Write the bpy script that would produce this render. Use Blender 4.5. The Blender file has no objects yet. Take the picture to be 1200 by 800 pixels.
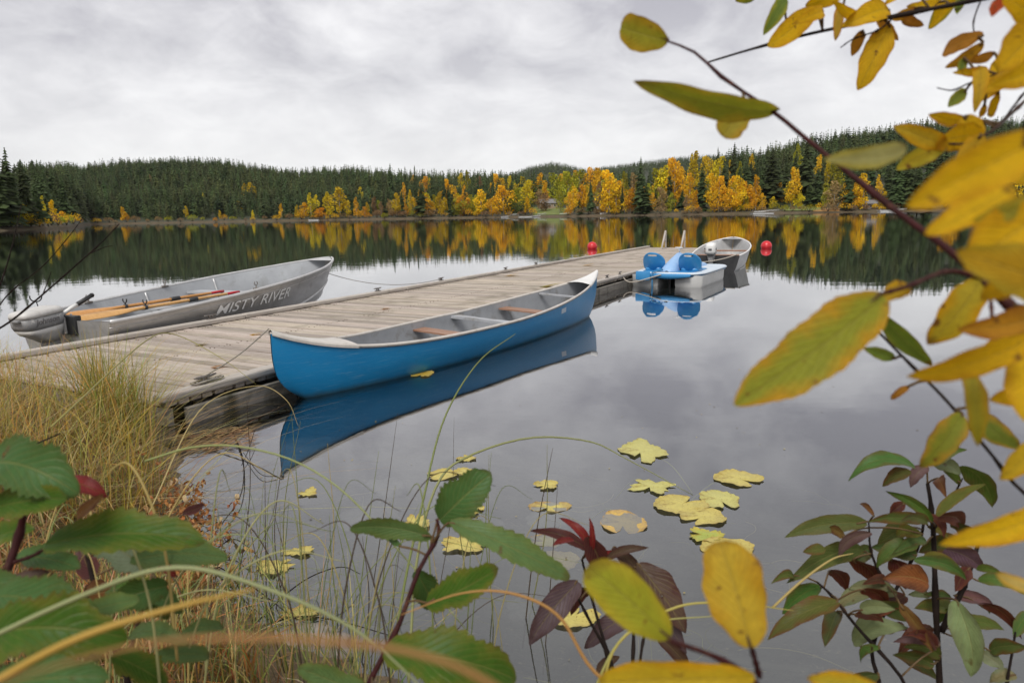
import bpy, bmesh, math, random
import numpy as np
from mathutils import Vector, Matrix
random.seed(7); RNG = np.random.default_rng(7)
SC = bpy.context.scene; COL = SC.collection
R = math.radians
# ------------------------------------------------------------------ camera
F = 800.0; EYE = 1.5
PIT = math.atan(149/800); ROL = math.atan(.0182)
cf = np.array([0, math.cos(PIT), -math.sin(PIT)]); u0 = np.array([0, math.sin(PIT), math.cos(PIT)]); r0 = np.array([1., 0, 0])
cr = math.cos(ROL)*r0-math.sin(ROL)*u0; cu = math.cos(ROL)*u0+math.sin(ROL)*r0
cam = bpy.data.cameras.new('camera'); cam_o = bpy.data.objects.new('camera', cam); COL.objects.link(cam_o)
m = Matrix.Identity(4)
for i in range(3):
    m[i][0] = cr[i]; m[i][1] = cu[i]; m[i][2] = -cf[i]
m[2][3] = EYE
cam_o.matrix_world = m
cam.sensor_width = 36; cam.lens = 24; cam.clip_start = .02; cam.clip_end = 9000
cam.dof.use_dof = True; cam.dof.focus_distance = 5.5; cam.dof.aperture_fstop = 7.1
SC.camera = cam_o
# ------------------------------------------------------------------ sky and sun
SUN_EL, SUN_AZ = 52, 200          # azimuth clockwise from +Y (view direction)
world = bpy.data.worlds.new('World'); SC.world = world; world.use_nodes = True
nt = world.node_tree; N = nt.nodes; L = nt.links; N.clear()
def nd(t, **k):
    n = N.new(t)
    for a, b in k.items(): setattr(n, a, b)
    return n
out = nd('ShaderNodeOutputWorld'); bg = nd('ShaderNodeBackground'); bg.inputs[1].default_value = .1
sky = nd('ShaderNodeTexSky', sky_type='NISHITA', sun_disc=False); sky.sun_elevation = R(SUN_EL); sky.sun_rotation = R(SUN_AZ)
tc = nd('ShaderNodeTexCoord'); sep = nd('ShaderNodeSeparateXYZ'); L.new(tc.outputs['Generated'], sep.inputs[0])
zz = nd('ShaderNodeMath', operation='MAXIMUM'); zz.inputs[1].default_value = 0; L.new(sep.outputs[2], zz.inputs[0])
za = nd('ShaderNodeMath', operation='ADD'); za.inputs[1].default_value = .36; L.new(zz.outputs[0], za.inputs[0])
dx = nd('ShaderNodeMath', operation='DIVIDE'); dy = nd('ShaderNodeMath', operation='DIVIDE')
L.new(sep.outputs[0], dx.inputs[0]); L.new(za.outputs[0], dx.inputs[1]); L.new(sep.outputs[1], dy.inputs[0]); L.new(za.outputs[0], dy.inputs[1])
cmb = nd('ShaderNodeCombineXYZ'); L.new(dx.outputs[0], cmb.inputs[0]); L.new(dy.outputs[0], cmb.inputs[1])
n1 = nd('ShaderNodeTexNoise'); n1.inputs['Scale'].default_value = 1.3; n1.inputs['Detail'].default_value = 7; n1.inputs['Roughness'].default_value = .55; n1.inputs['Distortion'].default_value = .35
L.new(cmb.outputs[0], n1.inputs['Vector'])
n2 = nd('ShaderNodeTexNoise'); n2.inputs['Scale'].default_value = 5.0; n2.inputs['Distortion'].default_value = .5; n2.inputs['Detail'].default_value = 8; n2.inputs['Roughness'].default_value = .6
L.new(cmb.outputs[0], n2.inputs['Vector'])
mx = nd('ShaderNodeMath', operation='MULTIPLY_ADD'); mx.inputs[1].default_value = .42; L.new(n2.outputs[0], mx.inputs[0]); L.new(n1.outputs[0], mx.inputs[2])
ramp = nd('ShaderNodeValToRGB'); L.new(mx.outputs[0], ramp.inputs[0])
e = ramp.color_ramp.elements; e[0].position = .58; e[0].color = (.43, .42, .455, 1); e[1].position = .84; e[1].color = (.80, .79, .80, 1)
hz = nd('ShaderNodeMapRange'); hz.inputs[1].default_value = 0; hz.inputs[2].default_value = .26; hz.inputs[3].default_value = 1; hz.inputs[4].default_value = 0; L.new(zz.outputs[0], hz.inputs[0])
hp = nd('ShaderNodeMath', operation='MULTIPLY'); hp.inputs[1].default_value = .85; L.new(hz.outputs[0], hp.inputs[0])
mixh = nd('ShaderNodeMixRGB'); L.new(hp.outputs[0], mixh.inputs[0]); L.new(ramp.outputs[0], mixh.inputs[1]); mixh.inputs[2].default_value = (.83, .825, .82, 1)
zd = nd('ShaderNodeMapRange'); zd.interpolation_type = 'SMOOTHSTEP'; zd.inputs[1].default_value = .24; zd.inputs[2].default_value = .58; zd.inputs[3].default_value = 0; zd.inputs[4].default_value = .88; L.new(zz.outputs[0], zd.inputs[0])
mixz = nd('ShaderNodeMixRGB'); L.new(zd.outputs[0], mixz.inputs[0]); L.new(mixh.outputs[0], mixz.inputs[1]); mixz.inputs[2].default_value = (.475, .475, .48, 1)
scl = nd('ShaderNodeVectorMath', operation='SCALE'); scl.inputs['Scale'].default_value = 6.4; L.new(mixz.outputs[0], scl.inputs[0])
mixs = nd('ShaderNodeMixRGB'); mixs.inputs[0].default_value = .96; L.new(sky.outputs[0], mixs.inputs[1]); L.new(scl.outputs[0], mixs.inputs[2])
L.new(mixs.outputs[0], bg.inputs[0]); L.new(bg.outputs[0], out.inputs[0])
sl = bpy.data.lights.new('sun', 'SUN'); sl.energy = 1.5; sl.angle = R(25); sl.color = (1, .97, .92)
so = bpy.data.objects.new('sun', sl); COL.objects.link(so)
az = R(SUN_AZ); sd = Vector((math.sin(az)*math.cos(R(SUN_EL)), math.cos(az)*math.cos(R(SUN_EL)), math.sin(R(SUN_EL))))
so.rotation_euler = sd.to_track_quat('Z', 'Y').to_euler(); so.location = (0, 0, 60)
SC.view_settings.view_transform = 'Standard'; SC.view_settings.look = 'None'; SC.view_settings.gamma = 1; SC.view_settings.exposure = .92
SC.render.engine = 'CYCLES'
SC.cycles.max_bounces = 8; SC.cycles.transparent_max_bounces = 12; SC.cycles.use_denoising = True
SC.cycles.caustics_reflective = False

# ------------------------------------------------------------------ helpers
def ray(x, y): return cf+(x-600)/F*cr+(400-y)/F*cu
def W(x, y, z=0.):                                   # the point at height z seen at (x, y) of the 1200 x 800 photograph
    d = ray(x, y); t = (z-EYE)/d[2]; return np.array([0, 0, EYE])+t*d
def D(x, y, d): return np.array([0, 0, EYE])+d*ray(x, y)
def P(p):
    q = np.asarray(p, float)-[0, 0, EYE]; k = q@cf; return 600+F*(q@cr)/k, 400-F*(q@cu)/k, k
def tag(o, label=None, cat=None, group=None, kind=None):
    if label: o['label'] = label
    if cat: o['category'] = cat
    if group: o['group'] = group
    if kind: o['kind'] = kind
    return o
def empty(name, loc=(0, 0, 0), rot=(0, 0, 0), label=None, cat=None, group=None):
    o = bpy.data.objects.new(name, None); COL.objects.link(o); o.location = loc; o.rotation_euler = rot
    o.empty_display_size = .1
    return tag(o, label, cat, group)
class MB:
    def __init__(s): s.v = []; s.f = []; s.mi = []; s.c = []; s.c2 = []; s.uv = []; s.m = 0; s.col = (1, 1, 1); s.col2 = (1, 1, 1)
    def vert(s, p, c=None, uv=(0, 0), c2=None):
        s.v.append(tuple(map(float, p))); s.c.append(c or s.col); s.c2.append(c2 or s.col2); s.uv.append(uv); return len(s.v)-1
    def face(s, *i): s.f.append(i); s.mi.append(s.m)
    def box(s, ctr, size, M=None, bev=0):
        x, y, z = [a/2 for a in size]
        b = bev
        if not b:
            pts = [(sx*x, sy*y, sz*z) for sz in (-1, 1) for sy in (-1, 1) for sx in (-1, 1)]
            fs = [(0, 2, 3, 1), (4, 5, 7, 6), (0, 1, 5, 4), (2, 6, 7, 3), (0, 4, 6, 2), (1, 3, 7, 5)]
        else:
            bm = bmesh.new(); bmesh.ops.create_cube(bm, size=1)
            for v in bm.verts: v.co = Vector((v.co.x*2*x, v.co.y*2*y, v.co.z*2*z))
            bmesh.ops.bevel(bm, geom=list(bm.edges), offset=b, segments=2, affect='EDGES', profile=.5)
            bm.verts.index_update(); pts = [v.co.copy() for v in bm.verts]; fs = [tuple(v.index for v in f.verts) for f in bm.faces]; bm.free()
        k = len(s.v)
        for p in pts:
            p = Vector(p)
            if M is not None: p = M @ p
            s.vert(p+Vector(ctr))
        for f in fs: s.face(*[k+i for i in f])
    def grid(s, rows, closed=False, flip=False):
        k = len(s.v); n = len(rows[0])
        for r in rows:
            for p in r: s.vert(p)
        for i in range(len(rows)-1):
            for j in range(n if closed else n-1):
                a, b = k+i*n+j, k+i*n+(j+1) % n; c, d = b+n, a+n
                s.face(*((a, d, c, b) if flip else (a, b, c, d)))
        return k
    def tube(s, pts, rad, n=6, caps=True, flat=1.0):
        pts = [np.asarray(p, float) for p in pts]; m_ = len(pts)
        rad = [rad]*m_ if np.isscalar(rad) else list(rad)
        ref = np.array([0, 0, 1.]); rows = []
        for i in range(m_):
            t = pts[min(i+1, m_-1)]-pts[max(i-1, 0)]; t = t/(np.linalg.norm(t)+1e-9)
            if i == 0 and abs(t@ref) > .9: ref = np.array([1., 0, 0])
            a = np.cross(t, ref); a /= np.linalg.norm(a)+1e-9; b = np.cross(a, t); ref = b
            rows.append([pts[i]+rad[i]*(math.cos(q)*a+flat*math.sin(q)*b) for q in [2*math.pi*j/n for j in range(n)]])
        k = s.grid(rows, closed=True)
        if caps:
            s.face(*[k+j for j in range(n)][::-1]); s.face(*[k+(m_-1)*n+j for j in range(n)])
    def lathe(s, prof, n=20, M=None, ctr=(0, 0, 0)):
        rows = []
        for r, z in prof:
            row = []
            for j in range(n):
                p = Vector((r*math.cos(2*math.pi*j/n), r*math.sin(2*math.pi*j/n), z))
                if M is not None: p = M @ p
                row.append(p+Vector(ctr))
            rows.append(row)
        k = s.grid(rows, closed=True, flip=False)
        s.face(*[k+j for j in range(n)][::-1]); s.face(*[k+(len(prof)-1)*n+j for j in range(n)])
    def prism(s, poly, h0, h1, M=None):
        k = len(s.v); n = len(poly)
        for h in (h0, h1):
            for x, y in poly:
                p = Vector((x, y, h))
                if M is not None: p = M @ p
                s.vert(p)
        s.face(*[k+i for i in range(n)][::-1]); s.face(*[k+n+i for i in range(n)])
        for i in range(n):
            j = (i+1) % n; s.face(k+i, k+j, k+n+j, k+n+i)
    def mesh(s, name, mats, smooth=False):
        me = bpy.data.meshes.new(name); me.from_pydata(s.v, [], s.f)
        for mt in (mats if isinstance(mats, (list, tuple)) else [mats]): me.materials.append(mt)
        me.polygons.foreach_set('material_index', s.mi)
        a = me.color_attributes.new('tint', 'FLOAT_COLOR', 'POINT'); a.data.foreach_set('color', np.c_[np.array(s.c, float).reshape(-1, 3), np.ones(len(s.c))].ravel())
        if any(c != (1, 1, 1) for c in s.c2):
            a = me.color_attributes.new('edge', 'FLOAT_COLOR', 'POINT'); a.data.foreach_set('color', np.c_[np.array(s.c2, float).reshape(-1, 3), np.ones(len(s.c2))].ravel())
        if any(u != (0, 0) for u in s.uv):
            uvl = me.uv_layers.new(name='UVMap'); li = np.empty(len(me.loops), int); me.loops.foreach_get('vertex_index', li)
            uvl.data.foreach_set('uv', np.array(s.uv, float)[li].ravel())
        if smooth: me.polygons.foreach_set('use_smooth', [True]*len(me.polygons))
        me.update(); return me
    def build(s, name, mats, parent=None, smooth=False, fixn=False):
        me = s.mesh(name, mats, smooth)
        if fixn:
            bm = bmesh.new(); bm.from_mesh(me); bmesh.ops.recalc_face_normals(bm, faces=bm.faces); bm.to_mesh(me); bm.free()
        o = bpy.data.objects.new(name, me); COL.objects.link(o)
        if parent: o.parent = parent
        return o
def smoothstep(x): x = np.clip(x, 0, 1); return x*x*(3-2*x)
def spline(pts, n=24):
    pts = np.array(pts, float); q = np.vstack([2*pts[0]-pts[1], pts, 2*pts[-1]-pts[-2]]); out = []
    segs = len(pts)-1
    for i in range(n):
        t = i/(n-1)*segs; k = min(int(t), segs-1); t -= k
        a, b, c, d = q[k], q[k+1], q[k+2], q[k+3]
        out.append(.5*((2*b)+(c-a)*t+(2*a-5*b+4*c-d)*t*t+(3*b-a-3*c+d)*t**3))
    return np.array(out)
# ------------------------------------------------------------------ materials
def newmat(name):
    mt = bpy.data.materials.new(name); mt.use_nodes = True; t = mt.node_tree; t.nodes.clear(); return mt, t
class NT:
    def __init__(s, t): s.t = t
    def n(s, ty, ins=None, **k):
        x = s.t.nodes.new(ty)
        for a, b in k.items(): setattr(x, a, b)
        for a, b in (ins or {}).items():
            if hasattr(b, 'is_output') or isinstance(b, bpy.types.NodeSocket): s.t.links.new(b, x.inputs[a])
            else: x.inputs[a].default_value = b
        return x
    def math(s, op, a, b=0., c=0.): return s.n('ShaderNodeMath', {0: a, 1: b, 2: c}, operation=op).outputs[0]
    def mix(s, f, a, b, mode='MIX'):
        return s.n('ShaderNodeMixRGB', {0: f, 1: a if not isinstance(a, tuple) else (*a, 1), 2: b if not isinstance(b, tuple) else (*b, 1)}, blend_type=mode).outputs[0]
    def noise(s, vec, sc, det=4, ro=.55, dist=0): return s.n('ShaderNodeTexNoise', {'Vector': vec, 'Scale': sc, 'Detail': det, 'Roughness': ro, 'Distortion': dist}).outputs[0]
    def map(s, vec, scale=(1, 1, 1), rot=(0, 0, 0)): return s.n('ShaderNodeMapping', {'Vector': vec, 'Scale': scale, 'Rotation': rot}).outputs[0]
    def ramp(s, f, a, b): return s.n('ShaderNodeMapRange', {0: f, 1: a, 2: b, 3: 0., 4: 1.}).outputs[0]
    def coord(s, k='Object'): return s.n('ShaderNodeTexCoord').outputs[k]
    def out(s, sh, vol=None): s.n('ShaderNodeOutputMaterial', {0: sh})
def pmat(name, c1, c2=None, scale=8, rough=.6, metal=0, bump=0, bscale=None, stretch=(1, 1, 1), tint=False, dirt=None, dscale=3, dlo=.55, dhi=.75, spec=.5, rvar=.12, coat=0, rnd=0):
    mt, t = newmat(name); g = NT(t); co = g.map(g.coord(), stretch)
    nz = g.noise(co, scale, 5, .6); f = g.ramp(nz, .32, .68)
    c = g.mix(f, c1, c2 or tuple(x*.82 for x in c1))
    if tint: c = g.mix(1., c, g.n('ShaderNodeAttribute', attribute_name='tint').outputs[0], 'MULTIPLY')
    if dirt: c = g.mix(g.ramp(g.noise(g.coord(), dscale, 6, .65, .4), dlo, dhi), c, dirt)
    if rnd:
        r_ = g.n('ShaderNodeObjectInfo').outputs['Random']
        c = g.n('ShaderNodeHueSaturation', {'Color': c, 'Value': g.math('MULTIPLY_ADD', r_, rnd, 1-rnd/2), 'Hue': g.math('MULTIPLY_ADD', r_, .02, .49)}).outputs[0]
    rr = g.math('MULTIPLY_ADD', nz, rvar*2, rough-rvar)
    ins = {'Base Color': c, 'Roughness': rr, 'Metallic': metal, 'Specular IOR Level': spec, 'Coat Weight': coat}
    if bump: ins['Normal'] = g.n('ShaderNodeBump', {'Strength': 1., 'Distance': bump, 'Height': g.noise(co, bscale or scale*3, 6, .6)}).outputs[0]
    g.out(g.n('ShaderNodeBsdfPrincipled', ins).outputs[0]); return mt
def leafmat(name, trans=.35, rough=.5, vein=True, spots=(.20, .09, .02), spot=.66, holes=True):
    mt, t = newmat(name); g = NT(t)
    base = g.n('ShaderNodeAttribute', attribute_name='tint').outputs[0]; edge = g.n('ShaderNodeAttribute', attribute_name='edge').outputs[0]
    uv = g.n('ShaderNodeUVMap', uv_map='UVMap').outputs[0]; s_ = g.n('ShaderNodeSeparateXYZ', {0: uv})
    u, v = s_.outputs[0], s_.outputs[1]; av = g.math('ABSOLUTE', v)
    co = g.coord(); nz = g.noise(co, 45, 5, .6)
    ef = g.math('ADD', g.math('MULTIPLY', av, .75), g.math('MULTIPLY_ADD', nz, 1.3, -.75))
    ef = g.math('ADD', ef, g.math('MULTIPLY', u, .12))
    c = g.mix(g.ramp(ef, .25, .75), base, edge)
    ph = g.math('MULTIPLY_ADD', u, 62., g.math('MULTIPLY', av, -24.))
    sv = g.math('POWER', g.math('ABSOLUTE', g.math('COSINE', g.math('MULTIPLY', ph, .5))), 14.)
    mid = g.ramp(av, .07, .02)
    vf = g.math('MAXIMUM', g.math('MULTIPLY', sv, .45), mid)
    c = g.mix(g.math('MULTIPLY', vf, .45), c, g.mix(.5, c, (.35, .30, .10)))
    c = g.mix(g.ramp(g.noise(co, 120, 3, .5), spot, spot+.06), c, spots)
    eb = g.math('ADD', g.math('MAXIMUM', av, u), g.math('MULTIPLY_ADD', g.noise(co, 30, 4, .6), .9, -.45)); c = g.mix(g.math('MULTIPLY', g.ramp(eb, .93, 1.10), .65), c, spots)
    hr = g.ramp(g.noise(co, 38, 2, .5), .70, .76); c = g.mix(g.math('MULTIPLY', hr, .9), c, spots)
    c = g.mix(g.math('MULTIPLY', g.ramp(g.noise(co, 18, 3, .5), .35, .7), .3), c, g.mix(1., c, (.62, .62, .62), 'MULTIPLY'))
    vo = g.n('ShaderNodeTexVoronoi', {'Vector': co, 'Scale': 260.}, feature='DISTANCE_TO_EDGE').outputs['Distance']
    net = g.ramp(vo, .10, .02); c = g.mix(g.math('MULTIPLY', net, .16), c, g.mix(1., c, (.55, .5, .4), 'MULTIPLY'))
    h = g.math('MULTIPLY_ADD', vf, -1., g.math('MULTIPLY', nz, .4))
    nrm = g.n('ShaderNodeBump', {'Strength': .7, 'Distance': .0012, 'Height': h}).outputs[0]
    pb = g.n('ShaderNodeBsdfPrincipled', {'Base Color': c, 'Roughness': rough, 'Normal': nrm, 'Specular IOR Level': .16})
    tl = g.n('ShaderNodeBsdfTranslucent', {'Color': g.mix(1., c, (1.1, 1.05, .7), 'MULTIPLY'), 'Normal': nrm})
    sh_ = g.n('ShaderNodeMixShader', {0: trans, 1: pb.outputs[0], 2: tl.outputs[0]}).outputs[0]
    hn = g.noise(co, 38, 2, .5); hole = g.math('GREATER_THAN', hn, .765 if holes else 2.)
    g.out(g.n('ShaderNodeMixShader', {0: hole, 1: sh_, 2: g.n('ShaderNodeBsdfTransparent').outputs[0]}).outputs[0]); return mt
def foliagemat(name, c1, c2, trans=.25, rnd=.35, hue=.03, scale=.35):
    mt, t = newmat(name); g = NT(t)
    ob = g.n('ShaderNodeObjectInfo').outputs['Random']
    c = g.mix(g.ramp(g.noise(g.coord(), scale, 3), .35, .65), c1, c2)
    c = g.mix(1., c, g.n('ShaderNodeAttribute', attribute_name='tint').outputs[0], 'MULTIPLY')
    c = g.n('ShaderNodeHueSaturation', {'Color': c, 'Value': g.math('MULTIPLY_ADD', ob, rnd, 1-rnd/2), 'Hue': g.math('MULTIPLY_ADD', ob, hue, .5-hue/2)}).outputs[0]
    pb = g.n('ShaderNodeBsdfPrincipled', {'Base Color': c, 'Roughness': .75, 'Specular IOR Level': .2})
    tl = g.n('ShaderNodeBsdfTranslucent', {'Color': c})
    g.out(g.n('ShaderNodeMixShader', {0: trans, 1: pb.outputs[0], 2: tl.outputs[0]}).outputs[0]); return mt
def bladeat(name, trans=.25):
    mt, t = newmat(name); g = NT(t)
    c = g.n('ShaderNodeAttribute', attribute_name='tint').outputs[0]
    pb = g.n('ShaderNodeBsdfPrincipled', {'Base Color': c, 'Roughness': .55, 'Specular IOR Level': .3})
    tl = g.n('ShaderNodeBsdfTranslucent', {'Color': c})
    g.out(g.n('ShaderNodeMixShader', {0: trans, 1: pb.outputs[0], 2: tl.outputs[0]}).outputs[0]); return mt
MT = {}
MT['deck'] = pmat('weathered_planks', (.50, .435, .375), (.36, .305, .255), 3.2, .75, bump=.004, bscale=9, stretch=(14, 1.1, 14), tint=True, dirt=(.20, .175, .13), dscale=1.6, dlo=.52, dhi=.74, spec=.25)
MT['nail'] = pmat('rusty_nail', (.05, .035, .025), (.10, .05, .03), 40, .7)
MT['rail'] = pmat('weathered_rail', (.52, .475, .43), (.36, .32, .28), 3, .75, bump=.004, bscale=9, stretch=(1.1, 14, 14), tint=True, dirt=(.14, .12, .09), dscale=4, dlo=.60, dhi=.78, spec=.25)
MT['beam'] = pmat('grey_beam', (.30, .275, .245), (.20, .18, .155), 3, .8, bump=.005, bscale=8, stretch=(1, 10, 10), dirt=(.07, .065, .045), dscale=3, dlo=.48, dhi=.68, spec=.2)
MT['wetwood'] = pmat('wet_dark_wood', (.05, .043, .035), (.025, .022, .018), 4, .5, bump=.004)
MT['steel'] = pmat('dull_steel', (.28, .27, .26), (.16, .13, .11), 20, .5, metal=.8)
mt, t = newmat('blue_canoe_paint'); g = NT(t); co = g.coord(); zc = g.n('ShaderNodeSeparateXYZ', {0: co}).outputs[2]
c = g.mix(g.ramp(g.noise(g.map(co, (.8, 1, 2)), 2.2, 5, .6), .3, .7), (.004, .20, .46), (.008, .24, .52))
sc_ = g.math('MULTIPLY', g.ramp(g.noise(g.map(co, (.9, 3, 26), (0, .12, 0)), 4, 6, .7), .55, .68), g.ramp(g.noise(co, 1.7, 3), .38, .58)); c = g.mix(g.math('MULTIPLY', sc_, .5), c, (.18, .38, .54))
c = g.mix(g.math('MULTIPLY', g.ramp(g.noise(co, 11, 5, .7), .64, .72), .5), c, (.02, .09, .17))
wl = g.math('ADD', zc, g.math('MULTIPLY', g.noise(g.map(co, (1, 1, .2)), 7, 4), -.05)); c = g.mix(g.math('MULTIPLY', g.ramp(wl, .035, -.02), .75), c, (.035, .075, .075))
g.out(g.n('ShaderNodeBsdfPrincipled', {'Base Color': c, 'Roughness': g.math('MULTIPLY_ADD', sc_, .25, .33), 'Normal': g.n('ShaderNodeBump', {'Distance': .004, 'Height': g.noise(g.map(co, (1, 1, 1.6)), 3.2, 3)}).outputs[0]}).outputs[0]); MT['canoe'] = mt
MT['canoein'] = pmat('grey_canoe_liner', (.40, .41, .43), (.33, .34, .36), 5, .55, dirt=(.20, .18, .15), dscale=4, dlo=.54, dhi=.74)
MT['cream'] = pmat('cream_gunwale', (.62, .58, .53), (.50, .46, .42), 9, .45, dirt=(.30, .25, .20), dscale=9, dlo=.6, dhi=.75)
MT['white'] = pmat('chalky_white', (.76, .75, .73), (.66, .65, .63), 6, .42, dirt=(.38, .36, .32), dscale=7, dlo=.62, dhi=.8)
MT['seat'] = pmat('brown_seat_wood', (.36, .20, .13), (.25, .13, .08), 6, .5, stretch=(8, 1, 8))
MT['alu'] = pmat('brushed_aluminium', (.56, .545, .53), (.42, .41, .40), 2.6, .38, metal=.6, bump=.0012, bscale=4, stretch=(.6, 1, 2.5), dirt=(.30, .28, .26), dscale=3.5, dlo=.52, dhi=.75, rvar=.15)
MT['alulight'] = pmat('pale_aluminium', (.66, .655, .65), (.55, .545, .54), 6, .42, metal=.45, dirt=(.36, .34, .32), dscale=7, dlo=.6, dhi=.8)
MT['aluin'] = pmat('grey_boat_inside', (.46, .475, .49), (.38, .39, .41), 2.4, .6, metal=.15, dirt=(.27, .27, .26), dscale=3, dlo=.55, dhi=.8, bump=.002, bscale=6)
MT['alubright'] = pmat('scuffed_bare_metal', (.74, .73, .72), (.55, .54, .53), 12, .45, metal=.5)
MT['black'] = pmat('black_rubber', (.02, .02, .022), (.035, .035, .035), 20, .5)
MT['oar'] = pmat('varnished_wood', (.62, .30, .085), (.48, .21, .05), 6, .35, stretch=(1, 8, 8), coat=.3)
MT['oar2'] = pmat('varnished_pale_wood', (.70, .40, .14), (.56, .29, .09), 6, .35, stretch=(1, 8, 8), coat=.3)
MT['redgrip'] = pmat('red_grip', (.52, .02, .03), (.42, .015, .02), 10, .4)
MT['red'] = pmat('red_buoy_plastic', (.62, .022, .03), (.54, .018, .025), 5, .32, dirt=(.40, .05, .05), dscale=6, dlo=.62, dhi=.8)
MT['pblue'] = pmat('blue_pedal_boat', (.025, .20, .45), (.04, .24, .50), 6, .4, dirt=(.12, .28, .5), dscale=6, dlo=.6, dhi=.8)
MT['pale'] = pmat('sun_faded_blue', (.62, .67, .72), (.52, .60, .68), 4, .5, dirt=(.62, .68, .74), dscale=5, dlo=.55, dhi=.8)
MT['pconsole'] = pmat('faded_light_blue', (.30, .47, .72), (.24, .41, .68), 4, .5, dirt=(.45, .58, .74), dscale=5, dlo=.55, dhi=.8)
MT['pwhite'] = pmat('faded_white_hull', (.72, .715, .70), (.62, .615, .60), 3, .45, dirt=(.34, .33, .30), dscale=3, dlo=.58, dhi=.8)
MT['rope'] = pmat('grey_rope', (.30, .27, .23), (.20, .18, .15), 60, .85, bump=.002, bscale=200)
MT['paleline'] = pmat('pale_rope', (.50, .45, .38), (.36, .32, .27), 60, .85)
MT['bluerope'] = pmat('blue_rope', (.05, .22, .42), (.03, .15, .32), 60, .8)
MT['cowl'] = pmat('chalky_cowl', (.60, .58, .555), (.46, .445, .425), 8, .5, dirt=(.42, .40, .37), dscale=12, dlo=.55, dhi=.75)
MT['cowlgrey'] = pmat('grey_cowl_band', (.27, .265, .265), (.20, .20, .20), 9, .5, dirt=(.5, .48, .46), dscale=14, dlo=.58, dhi=.7)
MT['letter'] = pmat('white_decal', (.90, .90, .89), (.80, .80, .79), 30, .4)
MT['letterd'] = pmat('faded_dark_decal', (.07, .065, .07), (.13, .12, .12), 40, .5)
MT['bark'] = pmat('grey_bark', (.10, .08, .06), (.055, .045, .035), 6, .85, bump=.01)
MT['aspenbark'] = pmat('pale_bark', (.42, .39, .33), (.25, .22, .18), 3, .8)
MT['twigred'] = pmat('dark_red_stem', (.050, .010, .010), (.022, .006, .006), 40, .6, spec=.15, bump=.0008, bscale=120, dirt=(.13, .05, .03), dscale=40)
MT['twigbrown'] = pmat('brown_stem', (.055, .030, .020), (.025, .015, .011), 40, .7, spec=.15, bump=.0008, bscale=120)
MT['twigdark'] = pmat('dark_twig', (.022, .014, .011), (.010, .007, .006), 30, .75, spec=.12)
MT['conifer'] = foliagemat('conifer_needles', (.040, .058, .020), (.056, .074, .023), .1, .6, .04)
MT['coniferfar'] = foliagemat('hillside_needles', (.050, .072, .026), (.072, .092, .030), .1, 0, 0, .012)
MT['gold'] = foliagemat('gold_leaves', (.80, .50, .018), (.72, .41, .018), .3)
MT['orange'] = foliagemat('orange_leaves', (.80, .46, .025), (.68, .37, .025), .3)
MT['yellow'] = foliagemat('yellow_leaves', (.68, .50, .02), (.56, .44, .025), .3)
MT['olive'] = foliagemat('olive_leaves', (.30, .31, .025), (.42, .36, .025), .3)
MT['green'] = foliagemat('green_leaves', (.10, .13, .03), (.14, .16, .04), .3)
MT['tan'] = foliagemat('tan_leaves', (.36, .23, .10), (.28, .18, .09), .3)
MT['leafy'] = leafmat('autumn_leaf', .46, .55)
MT['leafg'] = leafmat('green_leaf', .25, .42, spots=(.10, .07, .02), spot=.72)
MT['leafd'] = leafmat('wine_red_leaf', .22, .38, spots=(.05, .02, .015), spot=.70)
MT['pad'] = leafmat('lily_pad_skin', .1, .35, spots=(.26, .15, .03), spot=.63, holes=False)
MT['blade'] = bladeat('grass_blade'); MT['reed'] = bladeat('reed_stem', .1)

# ------------------------------------------------------------------ lake, bank and far terrain
SHORE = np.array([(-60, 24), (-14, 12), (-8, 9.3), (-6.2, 8.0), (-5.2, 6.7), (-4.1, 5.7), (-2.75, 4.75), (-2.15, 4.2), (-1.95, 3.75), (-1.55, 3.05), (-1.22, 2.5), (-.75, 2.2), (-.35, 1.95), (.3, 1.62), (1.2, 1.5), (3, 1.25), (8, .9), (60, -3), (60, -90), (-60, -90)], float)
def shore_sdf(X, Y):                                  # > 0 on land
    p = np.stack([X, Y], -1); best = np.full(X.shape, 1e9); ins = np.zeros(X.shape, bool); n = len(SHORE)
    for i in range(n):
        a, b = SHORE[i], SHORE[(i+1) % n]; ab = b-a
        t = np.clip(((p-a)@ab)/(ab@ab), 0, 1); best = np.minimum(best, np.linalg.norm(p-a-t[..., None]*ab, axis=-1))
        c_ = ((a[1] > Y) != (b[1] > Y)); xi = a[0]+(Y-a[1])/((b[1]-a[1]) if abs(b[1]-a[1]) > 1e-9 else 1e-9)*ab[0]
        ins ^= c_ & (X < xi)
    return np.where(ins, best, -best)
def lump(X, Y, s): return np.sin(X*2.1*s+1.3)*np.cos(Y*2.6*s-.4)+.6*np.sin(X*5.3*s-2+Y*1.7*s)+.4*np.cos(Y*6.9*s+X*3.1*s)
def ground_z(X, Y):
    X = np.asarray(X, float); Y = np.asarray(Y, float); s = shore_sdf(X, Y)
    land = np.minimum(.03+.30*np.maximum(s, 0)**.85, .5)
    bed = -np.minimum(.03+.30*np.maximum(-s, 0)**.9, 2.6)
    return np.where(s > 0, land, bed)+.018*lump(X, Y, 1.4)*np.clip(np.abs(s)*3+.25, 0, 1)
def nonuni(edges, steps):
    r = [edges[0]]
    for b, st in zip(edges[1:], steps):
        n = max(1, int(round((b-r[-1])/st))); r += list(np.linspace(r[-1], b, n+1)[1:])
    return np.array(r)
gx = nonuni([-1400, -60, -12, -5, 3, 12, 60, 1400], [200, 8, .8, .09, .09, 1.5, 10][:2]+[.5, .09, .5, 8, 200]); gy = nonuni([-90, -4, 0, 7, 14, 40, 120, 900], [12, .5, .09, .3, 2, 20, 150])
GX, GY = np.meshgrid(gx, gy); GZ = ground_z(GX, GY)
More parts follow.
